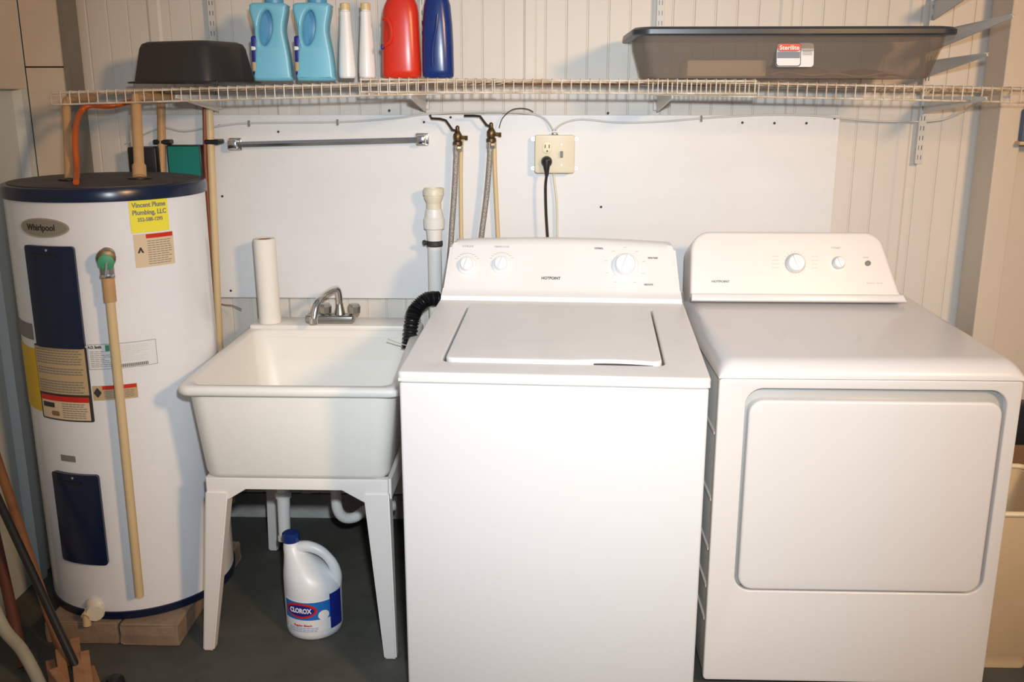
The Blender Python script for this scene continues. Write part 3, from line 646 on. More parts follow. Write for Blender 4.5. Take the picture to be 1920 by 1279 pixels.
# bleach jug
JX, JY, JR = -.622, -.612, .078
jt = thing('bleach_jug', 'white bleach jug with blue cap and blue label on the floor under the sink', 'jug', (JX, JY, 0))
bm = B(); S = []
for z, dx, rx_, ry_ in ((0, 0, .066, .066), (.006, 0, .074, .074), (.02, 0, .077, .077), (.13, 0, .078, .078), (.145, -.001, .077, .076), (.165, -.006, .072, .072), (.185, -.016, .061, .062), (.205, -.028, .047, .050), (.225, -.040, .034, .037), (.245, -.049, .026, .027), (.258, -.052, .022, .022), (.266, -.053, .0205, .0205)):
    S.append(sup(JX+dx, JY, z, rx_, ry_, 2, 40))
loft(bm, S); obj('jug_body', bm, M['jug'], jt, angle=60)
P = [(JX-.035, JY-.004, .244), (JX-.005, JY-.008, .249), (JX+.03, JY-.010, .236), (JX+.057, JY-.010, .205), (JX+.067, JY-.008, .170), (JX+.064, JY-.004, .138)]
tube(bm := B(), smoothpath(P, 6), [.013+.004*abs(i-15)/15 for i in range(31)], 14); obj('handle', bm, M['jug'], jt)
lathe(bm := B(), (JX-.053, JY, .262), [(.0235, 0), (.0245, .003), (.0235, .022), (.020, .025)], 24); obj('cap', bm, M['cobalt'], jt)
def onj(name, bm, m_, am, zc, z, par=jt):
    bmesh.ops.translate(bm, vec=(0, 0, z), verts=bm.verts); return obj(name, wrap(bm, JX, JY, JR, am, zc), m_, par, smooth=False)
jl = onj('label', grid_plate(-.085, -.048, .085, .040, t=.0008, n=24), M['labelw'], math.radians(10), .078, .0002)
onj('blue_field', grid_plate(-.085, -.012, .085, .040, t=.0003, n=24), M['jugblue'], math.radians(10), .078, .0012, jl)
onj('navy_panel', grid_plate(-.022, -.048, .022, .055, t=.0005, n=10), M['jugnavy'], math.radians(62), .078, .0016, jl)
def hexo(w_, h_, c_):
    return plate([[(-w_, 0), (-w_*.55, h_), (w_*.55, h_), (w_, 0), (w_*.55, -h_), (-w_*.55, -h_)]], .0002)
def bend_ready(bm): bmesh.ops.triangulate(bm, faces=bm.faces); bmesh.ops.subdivide_edges(bm, edges=[e for e in bm.edges if e.calc_length() > .008], cuts=3); return bm
onj('logo_border', oval(.046, .022, 0, .0003), M['redp'], math.radians(-14), .094, .0022, jl)
onj('logo_field', oval(.039, .016, 0, .0003), M['jugnavy'], math.radians(-14), .094, .0028, jl)
onj('lettering', text_bm('CLOROX', .019, .0007, width=.062), M['whitepl'], math.radians(-14), .094, .0038, jl)
onj('white_disc', oval(.015, .014, 0, .0003), M['whitepl'], math.radians(32), .078, .0022, jl)
onj('lettering', text_bm('Regular Bleach', .008, .0001, width=.05), M['redp'], math.radians(-10), .050, .0022, jl)
onj('fine_print', bars(-.05, .04, -.008, .006, 3, .0014), M['jugblue'], math.radians(-5), .038, .0014, jl)

# ================================================================== WASHER (built in its own frame: x right, y back)
TH = -.045; WL = (-.309, -1.016, 0); W = .668
wt = thing('washing_machine', 'white top loading washer with closed lid and console with three dials', 'washer', WL, TH)
WM[wt] = Matrix.Translation(WL) @ Matrix.Rotation(TH, 4, 'Z')
def wl(name, bm, m_, par=wt, **k): return obj(name, bm, m_, par, local=True, **k)
D = .69
bm = B(); box(bm, .003, W-.003, .006, D, .02, .836, .006, 3); wl('cabinet', bm, M['appl'])
zf, zb_, yb_ = .860, .889, .62
slope = math.atan2(zb_-zf, yb_)
def dk(y): return zf+(zb_-zf)*y/yb_
# deck with lid opening
lid = (.092, .085, .572, .560)
DM = Matrix.Translation((0, 0, zf)) @ Matrix.Rotation(slope, 4, 'X')
bm = plate([rrl(0, 0, W, D+.02, .012), rrl(lid[0]-.006, lid[1]-.005, lid[2]+.006, lid[3]+.004, .022)], .0125, .006, DM @ Matrix.Translation((0, 0, -.0125)), 4)
wl('top_deck', bm, M['appl_top'])
bm = B(); box(bm, .001, W-.001, .001, D+.015, .838, .846, .002, 1); wl('deck_skirt', bm, M['appl'])
bm = plate([rrl(lid[0]-.02, lid[1]-.02, lid[2]+.02, lid[3]+.02, .02)], .002, 0, DM @ Matrix.Translation((0, 0, -.021))); wl('lid_well', bm, M['print'])
# lid: rounded, front edge curves and lifts at the finger notch
L = rrl(lid[0], lid[1], lid[2], lid[3], .022, 6)
nf = [(lid[0]+.022+(lid[2]-lid[0]-.044)*k/30, lid[1]) for k in range(1, 30)]
L2 = []
for p in L: L2.append(p)
idx = len(L2)  # insert notch points between last (bottom-left corner) and first (bottom-right corner)
for (x, y) in nf:
    u = (x-(lid[0]+.022))/(lid[2]-lid[0]-.044)
    dy = 0
    if u > .60: dy = .010*math.sin(min(1, (u-.60)/.40)*PI)
    L2.append((x, y+dy))
bm = plate([L2], .010, .0055, DM @ Matrix.Translation((0, 0, -.0035)), 4); wl('lid', bm, M['appl_top'])
bm = plate([rrl(lid[2]-.150, lid[1]-.0055, lid[2]-.020, lid[1]+.010, .004)], .0015, 0, DM @ Matrix.Translation((0, 0, -.0035))); wl('notch_shade', bm, M['dprint'])  # dark plate: shade of the gap under the lid edge, put in as colour
# console
yb2 = .615
prof = [(yb2, dk(yb2)-.002), (yb2+.002, dk(yb2)+.012), (yb2+.016, dk(yb2)+.021), (yb2+.026, dk(yb2)+.030), (yb2+.085, 1.030), (yb2+.094, 1.042), (yb2+.108, 1.048), (yb2+.165, 1.042), (yb2+.17, dk(yb2)-.002)]
bm = B(); NX = 28; secs = []
US = sorted([k/NX for k in range(3, NX-2)]+[q for k in range(13) for q in ((.0475*(1-math.cos(PI/2*k/12))), 1-(.0475*(1-math.cos(PI/2*k/12))))])
NX = len(US)-1
for i in range(NX+1):
    u = US[i]; x = .004+(W-.008)*u
    e = min(u, 1-u)*(W-.008)
    arch = -.030*((u-.47)**2)*1.3
    rr_ = .030; drop = 0 if e > rr_ else rr_-math.sqrt(max(rr_**2-(rr_-e)**2, 0))
    taper = .016
    row = []
    for (y, z) in prof:
        h = (z-dk(yb2))/(1.048-dk(yb2)); h = max(h, 0)
        zz = z+(arch*h)
        top = 1.048+arch-drop*.9
        if zz > top: zz = top-(1.048-z)*.2
        xx = x+(.5-u)*2*taper*h
        row.append((xx, y, zz))
    secs.append(row)
rings = [[bm.verts.new(p) for p in s] for s in secs]
for i in range(NX):
    for k in range(len(prof)-1): bm.faces.new((rings[i][k], rings[i+1][k], rings[i+1][k+1], rings[i][k+1]))
bm.faces.new(rings[0]); bm.faces.new(rings[-1][::-1])
con = wl('control_console', bm, M['console'], angle=30)
# face plane in world
R3 = WM[wt].to_3x3()
pA = WM[wt] @ Vector((.3, yb2+.026, dk(yb2)+.030)); pB = WM[wt] @ Vector((.3, yb2+.085, 1.030))
upv = (pB-pA).normalized(); rtv = R3 @ Vector((1, 0, 0)); nn = rtv.cross(upv).normalized()
def cpt(px, py): return on_plane(px, py, pA, nn)
def dial(px, py, r, par, m_ring, P=cpt, n=None, deep=.018, rt=None, up=None, ringk=1.42, name='dial'):
    n = n or nn; c = P(px, py)
    d = lathe(B(), c, [(r*ringk, -.001), (r*ringk, .002), (r*(ringk-.08), .004), (r*1.02, .0045)], 32, n); ring = obj(name, d, m_ring, par)
    k = lathe(B(), c+n*.004, [(r, 0), (r*.97, deep*.8), (r*.88, deep), (r*.3, deep+.001)], 28, n); kn = obj('knob', k, M['knob'], ring)
    u = (up or upv); v = (rt or rtv); dr = (u*.9+v*.35).normalized(); sd = n.cross(dr)
    bm = B(); F = frame(c+n*(deep+.006), sd, dr); b2 = plate([rrl(-r*.16, -r*.8, r*.16, r*.9, r*.12)], .003, .001, F); obj('pointer', b2, M['knob'], ring)
    return ring
dial(876, 498, .0185, con, M['console']); dial(940, 497, .0185, con, M['console']); dial(1172, 499, .0285, con, M['console'], deep=.022, ringk=1.3)
def ctext(s, px, py, wid, size, m_, P=cpt, par=con, rt=None, n=None, up=None):
    F = frame(P(px, py)+(n or nn)*.0008, rt or rtv, up or upv)
    bm = text_bm(s, size, .0002, width=wid); bm.transform(F); obj('lettering', bm, m_, par, smooth=False)
ctext('HOTPOINT', 1033, 522, .052, .0115, M['dprint'])
ctext('WATER LEVEL', 878, 462, .032, .0075, M['knobring']); ctext('TEMPERATURE', 941, 463, .042, .0075, M['knobring'])
ctext('NORMAL', 1123, 466, .024, .0075, M['print']); ctext('PERM PRESS', 1224, 484, .027, .006, M['print']); ctext('DELICATE', 1216, 534, .024, .0065, M['print'])
bm = B()
for cxp, cyp, rad in ((876, 498, .036), (940, 497, .036), (1172, 499, .054)):
    c = cpt(cxp, cyp)
    for k in range(9):
        a = math.radians(-60+k*37.5) if rad > .05 else math.radians(35+k*14)
        q = c+nn*.0008+(rtv*math.cos(a)+upv*math.sin(a))*rad
        b2 = plate([rrl(-.004, -.0008, .004, .0008, .0003)], .0003, 0, frame(q, rtv, upv)); join(bm, b2)
obj('dial_marks', bm, M['knobring'], con, smooth=False)

# ================================================================== DRYER
DX0, DX1, DY0, DY1 = .411, 1.100, -.860, -.115
dt = thing('dryer', 'white front loading dryer with large flush door, right of the washer', 'dryer', ((DX0+DX1)/2, (DY0+DY1)/2, 0))
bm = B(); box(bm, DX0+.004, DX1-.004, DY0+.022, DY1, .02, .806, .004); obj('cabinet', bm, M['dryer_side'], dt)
# front panel with recessed door opening
dz0, dz1, dx0, dx1 = .268, .782, .474, 1.069
bm = plate([rrl(DX0, .02, DX1, .806, .010), rrl(dx0, dz0, dx1, dz1, .04, 8)], .012, .004, Matrix.Translation((0, DY0+.012, 0)) @ XZ, 3); obj('front_panel', bm, M['dryer'], dt)
bm = plate([rrl(dx0-.01, dz0-.01, dx1+.01, dz1+.01, .04)], .002, 0, Matrix.Translation((0, DY0+.0245, 0)) @ XZ); obj('door_recess', bm, M['dryer'], dt)
bm = plate([rrl(dx0+.008, dz0+.006, dx1-.010, dz1-.026, .034, 8)], .017, .007, Matrix.Translation((0, DY0+.010, 0)) @ XZ, 4); obj('door', bm, M['dryer'], dt)
# top cover: rounded on front and sides
bm = B(); secs = []
R_ = .042; nT = 8; zt, zl = .862, .808
def trow(y, zt_):
    row = [(DX0-.003, y, zl)]
    for k in range(nT+1):
        a = PI/2*k/nT; row.append((DX0-.003+R_*(1-math.cos(a)), y, zl+(zt_-zl)*math.sin(a)))
    for k in range(nT+1):
        a = PI/2*(1-k/nT); row.append((DX1+.003-R_*(1-math.cos(a)), y, zl+(zt_-zl)*math.sin(a)))
    row.append((DX1+.003, y, zl)); return row
for k in range(nT+1):
    a = PI/2*k/nT; secs.append(trow(DY0-.006+.055*(1-math.cos(a)), zl+(.850-zl)*math.sin(a)+.0005))
secs.append(trow(-.5, .856)); secs.append(trow(-.30, .862)); secs.append(trow(DY1, .866))
loft(bm, secs, cap0=True, cap1=True)
rr0 = [v for v in bm.verts]
obj('top_cover', bm, M['dryer'], dt, angle=50)
# console: rounded trapezoid face leaning back
zc0, zc1 = .862, 1.062
def cface(lean, off):
    return None
yC = -.315
Lc = []
fb, ftp = DX0+.022, DX0+.022
pl = [(DX0+.005, 0), (DX1-.022, 0)]
# outline in face plane (x, h) with rounded top corners
xl0, xr0, xl1, xr1, H_ = DX0+.010, 1.012, DX0+.014, .955, .190
def arc(cx, cy, r, a0, a1, n=8): return [(cx+r*math.cos(math.radians(a0+(a1-a0)*k/n)), cy+r*math.sin(math.radians(a0+(a1-a0)*k/n))) for k in range(n+1)]
Lc = [(xl0, 0), (xr0+.008, 0), (xr0-.004, .020)] + arc(xr1-.050+.010, H_-.055, .055, 22, 90) + arc(xl1+.055, H_-.055, .055, 90, 180)
lean = math.radians(20)
upD = Vector((0, math.sin(lean), math.cos(lean))); rtD = Vector((1, 0, 0)); nD = Vector((0, -math.cos(lean), math.sin(lean)))
FD = Matrix((rtD, upD, nD)).transposed().to_4x4(); FD.translation = (0, yC+.07, .858)
bm = plate([Lc], .070, .010, FD @ Matrix.Translation((0, 0, -.0)), 5)
dcon = obj('control_console', bm, M['dconsole'], dt, angle=40)
bm = B(); lathe(bm, (0, 0, 0), [(.001, 0), (.001, .001)], 3); bm.free()
bm = plate([[(x*1.0, h) for x, h in [(xl0+.002, -.012), (xr0+.014, -.012), (xr0+.004, .010), (xl0+.002, .010)]]], .012, .005, FD @ Matrix.Translation((0, 0, .068)), 3); obj('console_foot', bm, M['dryer'], dt)
p0D = FD @ Vector((0, 0, .0705))
def dpt(px, py): return on_plane(px, py, p0D, nD)
dial(1491, 494, .0245, dcon, M['knobring'], P=dpt, n=nD, rt=-rtD, up=upD, ringk=1.18, deep=.016)
dial(1572, 493, .0155, dcon, M['knobring'], P=dpt, n=nD, rt=-rtD, up=upD, ringk=1.18, deep=.012)
c = dpt(1627, 494); obj('start_button', lathe(B(), c, [(.0075, -.001), (.0075, .004), (.006, .005)], 18, nD), M['print'], dcon)
ctext('HOTPOINT', 1351, 528, .050, .0085, M['print'], dpt, dcon, rtD, nD, upD)
ctext('heavy duty', 1640, 531, .045, .0055, M['knobring'], dpt, dcon, rtD, nD, upD)
ctext('TEMP', 1567, 465, .030, .0065, M['knobring'], dpt, dcon, rtD, nD, upD); ctext('START', 1624, 483, .016, .005, M['knobring'], dpt, dcon, rtD, nD, upD)
bm = B(); c = dpt(1491, 494)
for k in range(20):
    a = 2*PI*k/20; q = c+nD*.0008+(rtD*math.cos(a)+upD*math.sin(a))*.0335
    join(bm, plate([rrl(-.0025, -.0005, .0025, .0005, .0002)], .0003, 0, frame(q, (rtD*math.cos(a)+upD*math.sin(a)), (-rtD*math.sin(a)+upD*math.cos(a)))))
for k in range(4):
    for sgn in (-1, 1):
        q = c+nD*.0008+rtD*(sgn*.055)+upD*(.020-.011*k); join(bm, plate([rrl(-.010, -.0008, .010, .0008, .0003)], .0003, 0, frame(q, rtD, upD)))
obj('dial_marks', bm, M['knobring'], dcon, smooth=False)
# embossed side louvres, seen in the gap
for z in (.66, .49, .36, .26, .17):
    bm = B(); box(bm, DX0+.000, DX0+.006, -.825, -.60, z-.004, z+.004, .001, 1, mx=None); obj('side_rib', bm, M['steelw'], dt)

# ================================================================== WALL UPRIGHTS AND BRACKETS
def upright(label, X, z0, z1):
    t = thing('slotted_upright', label, 'shelf upright', (X, -.02, z0), group=None)
    yb = -.014 if z0 > 1.39 or X > .9 else -.0285
    slots = []
    z = z0+.012
    L = [rrl(X-.0105, z0, X+.0105, z1, .002)]
    while z < z1-.02:
        for dx in (-.0045, .0045): L.append(rrl(X+dx-.0014, z, X+dx+.0014, z+.013, .001, 2))
        z += .0285
    obj('slotted_face', plate(L, .0015, 0, Matrix.Translation((0, yb-.014, 0)) @ XZ), M['steelw'], t, smooth=False)
    bm = B(); box(bm, X-.0105, X-.0085, yb-.0135, yb, z0, z1); box(bm, X+.0085, X+.0105, yb-.0135, yb, z0, z1); box(bm, X-.0085, X+.0085, yb-.002, yb, z0, z1); obj('channel', bm, M['dprint'] if False else M['steelw'], t, smooth=False)
    return yb-.016
def bracket(label, X, z, length, h0, h1=.008, yb=-.03, lift=0.0, grp=None):
    t = thing('shelf_bracket', label, 'bracket', (X, yb, z), group=None)
    bm = plate([[(-yb, z-h0), (-yb, z), (-yb+length, z+lift), (-yb+length+.006, z+lift-h1), (-yb+length-.01, z+lift-h1-.002)]], .0022, .0006,
               Matrix(((0, 0, 1, X), (-1, 0, 0, 0), (0, 1, 0, 0), (0, 0, 0, 1))))
    obj('arm', bm, M['steelw'], t, smooth=False)
    bm = plate([[(-yb, z-.001), (-yb, z+.0005), (-yb+length, z+lift+.0005), (-yb+length, z+lift-.001)]], .006, 0, Matrix(((0, 0, 1, X), (-1, 0, 0, 0), (0, 1, 0, 0), (0, 0, 0, 1)))); obj('flange', bm, M['steelw'], t, smooth=False)
UX = [at(415, 200, Y=0).x, at(800, 200, Y=0).x, at(1230, 200, Y=0).x, at(1722, 240, Y=0).x]
zs_ = 1.440
upright('slotted upright behind the charcoal tub', UX[0], 1.395, 2.1)
upright('slotted upright hidden behind the red and blue bottles', UX[1], 1.395, 2.1)
upright('slotted upright rising behind the clear bin near its left end', UX[2], 1.392, 2.1)
upright('slotted upright with its bare lower end on the wall above the dryer', UX[3], 1.236, 2.1)
for X, lb in zip(UX, ('under the tub end of the wire shelf', 'under the wire shelf below the red bottle', 'under the wire shelf left of the bin label', 'at the right end under the wire shelf')):
    bracket('white tapered shelf bracket '+lb, X, 1.436 if X < .9 else 1.432, .335 if X < .9 else .40, .050)
bracket('upper tapered bracket with its long tip in front of the steel column', UX[3], 1.612, .49, .055, lift=.012)
bracket('short tapered bracket just right of the clear bin', UX[3], 1.532, .375, .045, lift=.008)
bracket('topmost tapered bracket cut by the top of the picture', UX[3], 1.70, .30, .055, lift=.01)

# ================================================================== WIRE SHELF (three overlapping lengths)
def wshelf(label, x0, x1, za, zb, yf, lip, dz=0.0, rust=False, step=.0253):
    t = thing('wire_shelf', label, 'wire shelf', ((x0+x1)/2, -.2, min(za, zb)-lip), group=None)
    def zz(x): return za+(zb-za)*(x-x0)/(x1-x0)+dz
    bm = B(); n = int((x1-x0)/step)
    for k in range(n+1):
        x = x0+.004+k*step; z = zz(x)
        tube(bm, [(x, -.018, z-.006), (x, yf+.003, z), (x, yf, z-.003), (x, yf, z-lip)], .0016, 5, cap=False)
    obj('cross_wires', bm, M['wire'], t, kind='stuff')
    for nm, y, o_, r, m_ in (('front_rail', yf+.0045, -.0042, .0028, M['rail']), ('lower_rail', yf+.004, -lip, .0028, M['rail']), ('back_rail', -.021, -.010, .0028, M['rust'] if rust else M['rail']), ('middle_rail', -.20, -.0065, .0028, M['rail'])):
        bm = B(); tube(bm, [(x0, y, zz(x0)+o_), (x1, y, zz(x1)+o_)], r, 8); obj(nm, bm, m_, t)
    return t
XL = at(92, 170, Y=-.36).x; XLe = at(934, 150, Y=-.36).x; XM0 = at(674, 150, Y=-.366).x; XM1 = at(1420, 150, Y=-.366).x; XR0 = at(1222, 150, Y=-.356).x
wshelf('left length of white wire shelf, above the water heater and sink', XL, XLe, at(92, 172, Y=-.36).z, at(934, 147, Y=-.36).z, -.360, .034)
wshelf('middle length of white wire shelf, overlapping both others in front', XM0, XM1, at(674, 146, Y=-.367).z, at(1420, 149, Y=-.367).z, -.367, .036, rust=True)
wshelf('right length of white wire shelf, carrying the clear bin', XR0, XR0+1.05, at(1222, 149, Y=-.352).z, at(1222, 149, Y=-.352).z-.022, -.352, .038)

# ================================================================== THINGS ON THE SHELF
# charcoal dishpan upside down, corner towards camera
ZS = 1.4815
tt = thing('dishpan', 'charcoal plastic dishpan turned upside down on the left of the wire shelf', 'dishpan', (-.975, -.20, 1.471), 0)
th = math.radians(-24)
bm = B(); secs = []
def rct(hx, hy, z, r): return [(p[0], p[1], z) for p in rrl(-hx, -hy, hx, hy, r, 6)]
secs = [rct(.152, .118, 1.471, .03), rct(.154, .120, 1.4735, .03), rct(.152, .118, 1.476, .03), rct(.140, .106, 1.477, .03), rct(.126, .092, 1.565, .03), rct(.121, .087, 1.577, .03), rct(.110, .076, 1.583, .03), rct(.05, .03, 1.584, .01)]
loft(bm, secs); bm.transform(Matrix.Translation((-.982, -.205, 0)) @ Matrix.Rotation(th, 4, 'Z')); bm.transform(Matrix.Translation((0, 0, -.004))); obj('pan', bm, M['tub'], tt, angle=50)
bm = B(); c0 = Vector((-.865, -.33, 1.476)); box(bm, -.03, .03, -.006, .006, -.003, .004, .002, 1, mx=Matrix.Translation((-.90, -.325, 1.470)) @ Matrix.Rotation(th, 4, 'Z')); obj('rim_grip', bm, M['black'], tt)
# light blue detergent bottles with handle hole
def detergent():
    t = thing('detergent_bottle', 'light blue detergent bottle with handle hole, beside the charcoal dishpan', 'bottle', (0, 0, 0), 0, 'light blue detergent bottles')
    out_ = [(-.046, 0), (.050, 0), (.053, .012), (.050, .06), (.044, .10), (.040, .128), (.042, .150), (.048, .175), (.050, .192), (.043, .203), (-.040, .203), (-.050, .192), (-.050, .176), (-.044, .150), (-.040, .125), (-.042, .08), (-.048, .03), (-.050, .012)]
    P = smoothpath([(a, b_, 0) for a, b_ in out_]+[(out_[0][0], out_[0][1], 0)], 2)[:-1]
    hole = [(-.010+.017*math.cos(2*PI*k/20)+.006*math.sin(2*PI*k/20), .138+.046*math.sin(2*PI*k/20)) for k in range(20)]
    obj('bottle_body', plate([[(p.x, p.y) for p in P], hole], .034, .009, XZ, 5), M['bluepl'], t, local=True)
    bm = B(); box(bm, -.029, .010, -.006, .016, .09, .186, .004); obj('recess_wall', bm, M['bluedk'], t, local=True)
    bm = B(); box(bm, -.0515, -.034, -.0325, -.012, .012, .118, .006, 3); lb = obj('label', bm, M['jugnavy'], t, local=True)
    bm = B(); box(bm, -.0523, -.036, -.0333, -.012, .022, .052, .006, 3); obj('label_picture', bm, M['tan'], lb, local=True)
    bm = B(); box(bm, -.0523, -.037, -.0333, -.012, .078, .092, .005, 3); obj('label_picture', bm, M['whitepl'], lb, local=True)
    lathe(bm := B(), (.012, .004, .200), [(.026, 0), (.026, .025), (.023, .028)], 24); obj('cap', bm, M['bluedk'], t, local=True)
    return t
d1 = detergent(); d1.location = (at(512, 150, Y=-.25).x, -.24, ZS-.007); d1.rotation_euler = (0, 0, math.radians(6))
copy_tree(d1, None, (at(592, 150, Y=-.25).x, -.24, ZS-.007), 'light blue detergent bottle with handle hole, nearer the slim white bottles', math.radians(4))
# slim white bottles
def slim():
    t = thing('slim_bottle', 'slim white bottle with yellow cap, the one next to the blue detergents', 'bottle', (0, 0, 0), 0, 'slim white bottles')
    S = [sup(0, 0, z, r, r*.9, 2.2, 28) for z, r in ((0, .020), (.004, .0235), (.02, .024), (.07, .0215), (.12, .0175), (.160, .015), (.176, .015), (.178, .012), (.182, .012))]
    loft(B_ := B(), S); obj('bottle_body', B_, M['whitepl'], t, local=True)
    lathe(bm := B(), (0, 0, .181), [(.0135, 0), (.0135, .016), (.011, .018)], 20); obj('cap', bm, M['cap_y'], t, local=True)
    lathe(bm := B(), (0, 0, 0), [(.01775, .118), (.0178, .121)], 20, cap=False); bm.free()
    bm = B(); box(bm, -.012, .012, .0175, .0235, .03, .09, .003); obj('label', bm, M['tan'], t, local=True)
    return t
s1_ = slim(); s1_.location = (at(652, 147, Y=-.22).x, -.22, ZS)
copy_tree(s1_, None, (at(690, 147, Y=-.22).x, -.22, ZS), 'slim white bottle with yellow cap, the one next to the red bottle', .5)
# red bottle
def bigbottle(name, label, x, y, body, secs, capm, capr, caph):
    t = thing(name, label, 'bottle', (x, y, ZS), 0)
    loft(bm := B(), [sup(dx, 0, z, rx, ry, e, 44) for z, dx, rx, ry, e in secs]); obj('bottle_body', bm, body, t, local=True, angle=50)
    zt_ = secs[-1][0]; lathe(bm := B(), (secs[-1][1], 0, zt_-.001), [(capr, 0), (capr, caph), (capr*.85, caph+.004)], 24); obj('cap', bm, capm, t, local=True)
    return t
rx_ = at(754, 140, Y=-.25).x
t = bigbottle('laundry_bottle', 'red laundry bottle with a grip dent, between white and cobalt bottles', rx_, -.25, M['red'],
    [(0, 0, .048, .030, 3), (.005, 0, .052, .034, 3), (.02, 0, .0535, .036, 3), (.09, 0, .0515, .035, 3), (.14, .001, .0495, .034, 2.8), (.17, .001, .049, .033, 2.6), (.19, .002, .045, .031, 2.4), (.21, .003, .036, .028, 2.2), (.225, .004, .026, .024, 2)], M['red'], .024, .03)
P = [(-.043, -.028, .152), (-.030, -.036, .150), (-.022, -.038, .130), (-.022, -.038, .10), (-.034, -.036, .088), (-.044, -.028, .086)]
tube(bm := B(), smoothpath(P, 5), .0055, 10); obj('grip_ridge', bm, M['red'], t, local=True)
bm = B(); box(bm, -.0525, -.044, -.030, -.016, .075, .088, .003); obj('label_edge', bm, M['jugnavy'], t, local=True)
bx_ = at(822, 138, Y=-.25).x
t = bigbottle('laundry_bottle', 'cobalt blue bottle standing right of the red bottle', bx_, -.25, M['cobalt'],
    [(0, 0, .038, .030, 3), (.005, 0, .042, .034, 3), (.02, 0, .0432, .036, 2.8), (.09, 0, .0425, .035, 2.6), (.14, 0, .0405, .034, 2.5), (.19, 0, .036, .031, 2.3), (.21, 0, .030, .028, 2.2), (.23, 0, .024, .024, 2)], M['cobalt'], .022, .03)
P = [(-.012, -.036, .03), (-.010, -.037, .08), (.0, -.036, .13), (.004, -.034, .165)]
tube(bm := B(), smoothpath(P, 5), .004, 8); obj('body_ridge', bm, M['cobalt'], t, local=True)

# clear underbed bin
bx0, bx1, by0, by1 = .232, 1.052, -.42, -.06
bt_ = thing('storage_bin', 'long smoky translucent storage bin with dark lid on the right of the wire shelf', 'storage bin', ((bx0+bx1)/2, (by0+by1)/2, ZS-.004))
def br(ix, iy, z, r, tilt=0): return [(p[0], p[1], z) for p in rrl(bx0+ix, by0+iy, bx1-ix, by1-iy, r, 6)]
zb0, zb1 = ZS-.003, 1.604
bm = B(); loft(bm, [br(.020, .018, zb1-.012, .03), br(.024, .022, zb1-.05, .03), br(.026, .024, zb1-.052, .03), br(.044, .04, zb0+.006, .03), br(.050, .046, zb0, .03),
     br(.053, .049, zb0+.003, .03), br(.047, .043, zb0+.008, .03), br(.029, .027, zb1-.052, .03), br(.027, .025, zb1-.05, .03), br(.023, .021, zb1-.012, .03)], False, False)
bm.verts.ensure_lookup_table()
obj('bin_body', bm, M['smoky'], bt_, angle=50)
bm = B(); box(bm, bx0+.06, bx1-.06, by0+.06, by1-.06, zb0+.001, zb0+.003); obj('bin_floor', bm, M['smoky'], bt_)
bm = B(); loft(bm, [br(.022, .022, zb1-.020, .03), br(.0, .0, zb1-.020, .045), br(-.004, -.004, zb1-.017, .048), br(-.004, -.004, zb1-.006, .048), br(.004, .004, zb1, .045), br(.02, .02, zb1+.002, .035), br(.03, .03, zb1-.003, .03)]); obj('lid', bm, M['binlid'], bt_, angle=50)
# label
a, b_ = at(1456, 80, Y=by0+.024), at(1524, 126, Y=by0+.024); yl = by0+.022
tl = math.atan2(.016, .08)
FB = Matrix.Translation((0, 0, 0))
def blab(name, x0, z0, x1, z1, r, m_, off, par):
    zc = (z0+z1)/2; y = yl-.0005-off+.018*((zb1-.05)-zc)/.075
    mm = Matrix.Translation(((x0+x1)/2, y, zc)) @ Matrix.Rotation(-.20, 4, 'X') @ XZ
    hx, hz = (x1-x0)/2, (z1-z0)/2
    return obj(name, plate([rrl(-hx, -hz, hx, hz, r)], .0003, 0, mm), m_, par, smooth=False)
lab = blab('product_label', a.x, b_.z, b_.x, a.z, .008, M['cream'] if False else M['labelw'], .002, bt_)
xm = a.x+(b_.x-a.x)*.66
blab('label_border', a.x, b_.z+.001, xm, a.z, .008, M['redp'] if False else M['dprint'], .0030, lab)
blab('label_field', a.x+.002, b_.z+.003, xm-.002, a.z-.002, .007, M['labelw'], .0040, lab)
blab('blue_picture', a.x+.003, b_.z+.022, xm-.003, b_.z+.038, .001, M['sticker_grey'], .0050, lab)
redz = a.z-.013
ro = blab('red_oval', a.x+.003, redz-.008, xm-.003, redz+.010, .007, mat('coral_red', (.70, .10, .06), .5), .0045, lab)
bm = text_bm('Sterilite', .0155, .0003, width=(xm-a.x)*.78)
bm.transform(Matrix.Translation(((a.x+xm)/2, yl-.0005-.006+.018*((zb1-.05)-redz)/.075, redz)) @ Matrix.Rotation(-.20, 4, 'X') @ XZ); obj('lettering', bm, M['whitepl'], lab, smooth=False)
bm = B()
for k in range(7):
    z = b_.z+.012+k*.0045; y = yl-.0035+.018*((zb1-.05)-z)/.075
    box(bm, xm+.004, b_.x-.004, y-.0003, y, z, z+(.0026 if k < 2 else .0014))
obj('barcode', bm, M['print'], lab, smooth=False)
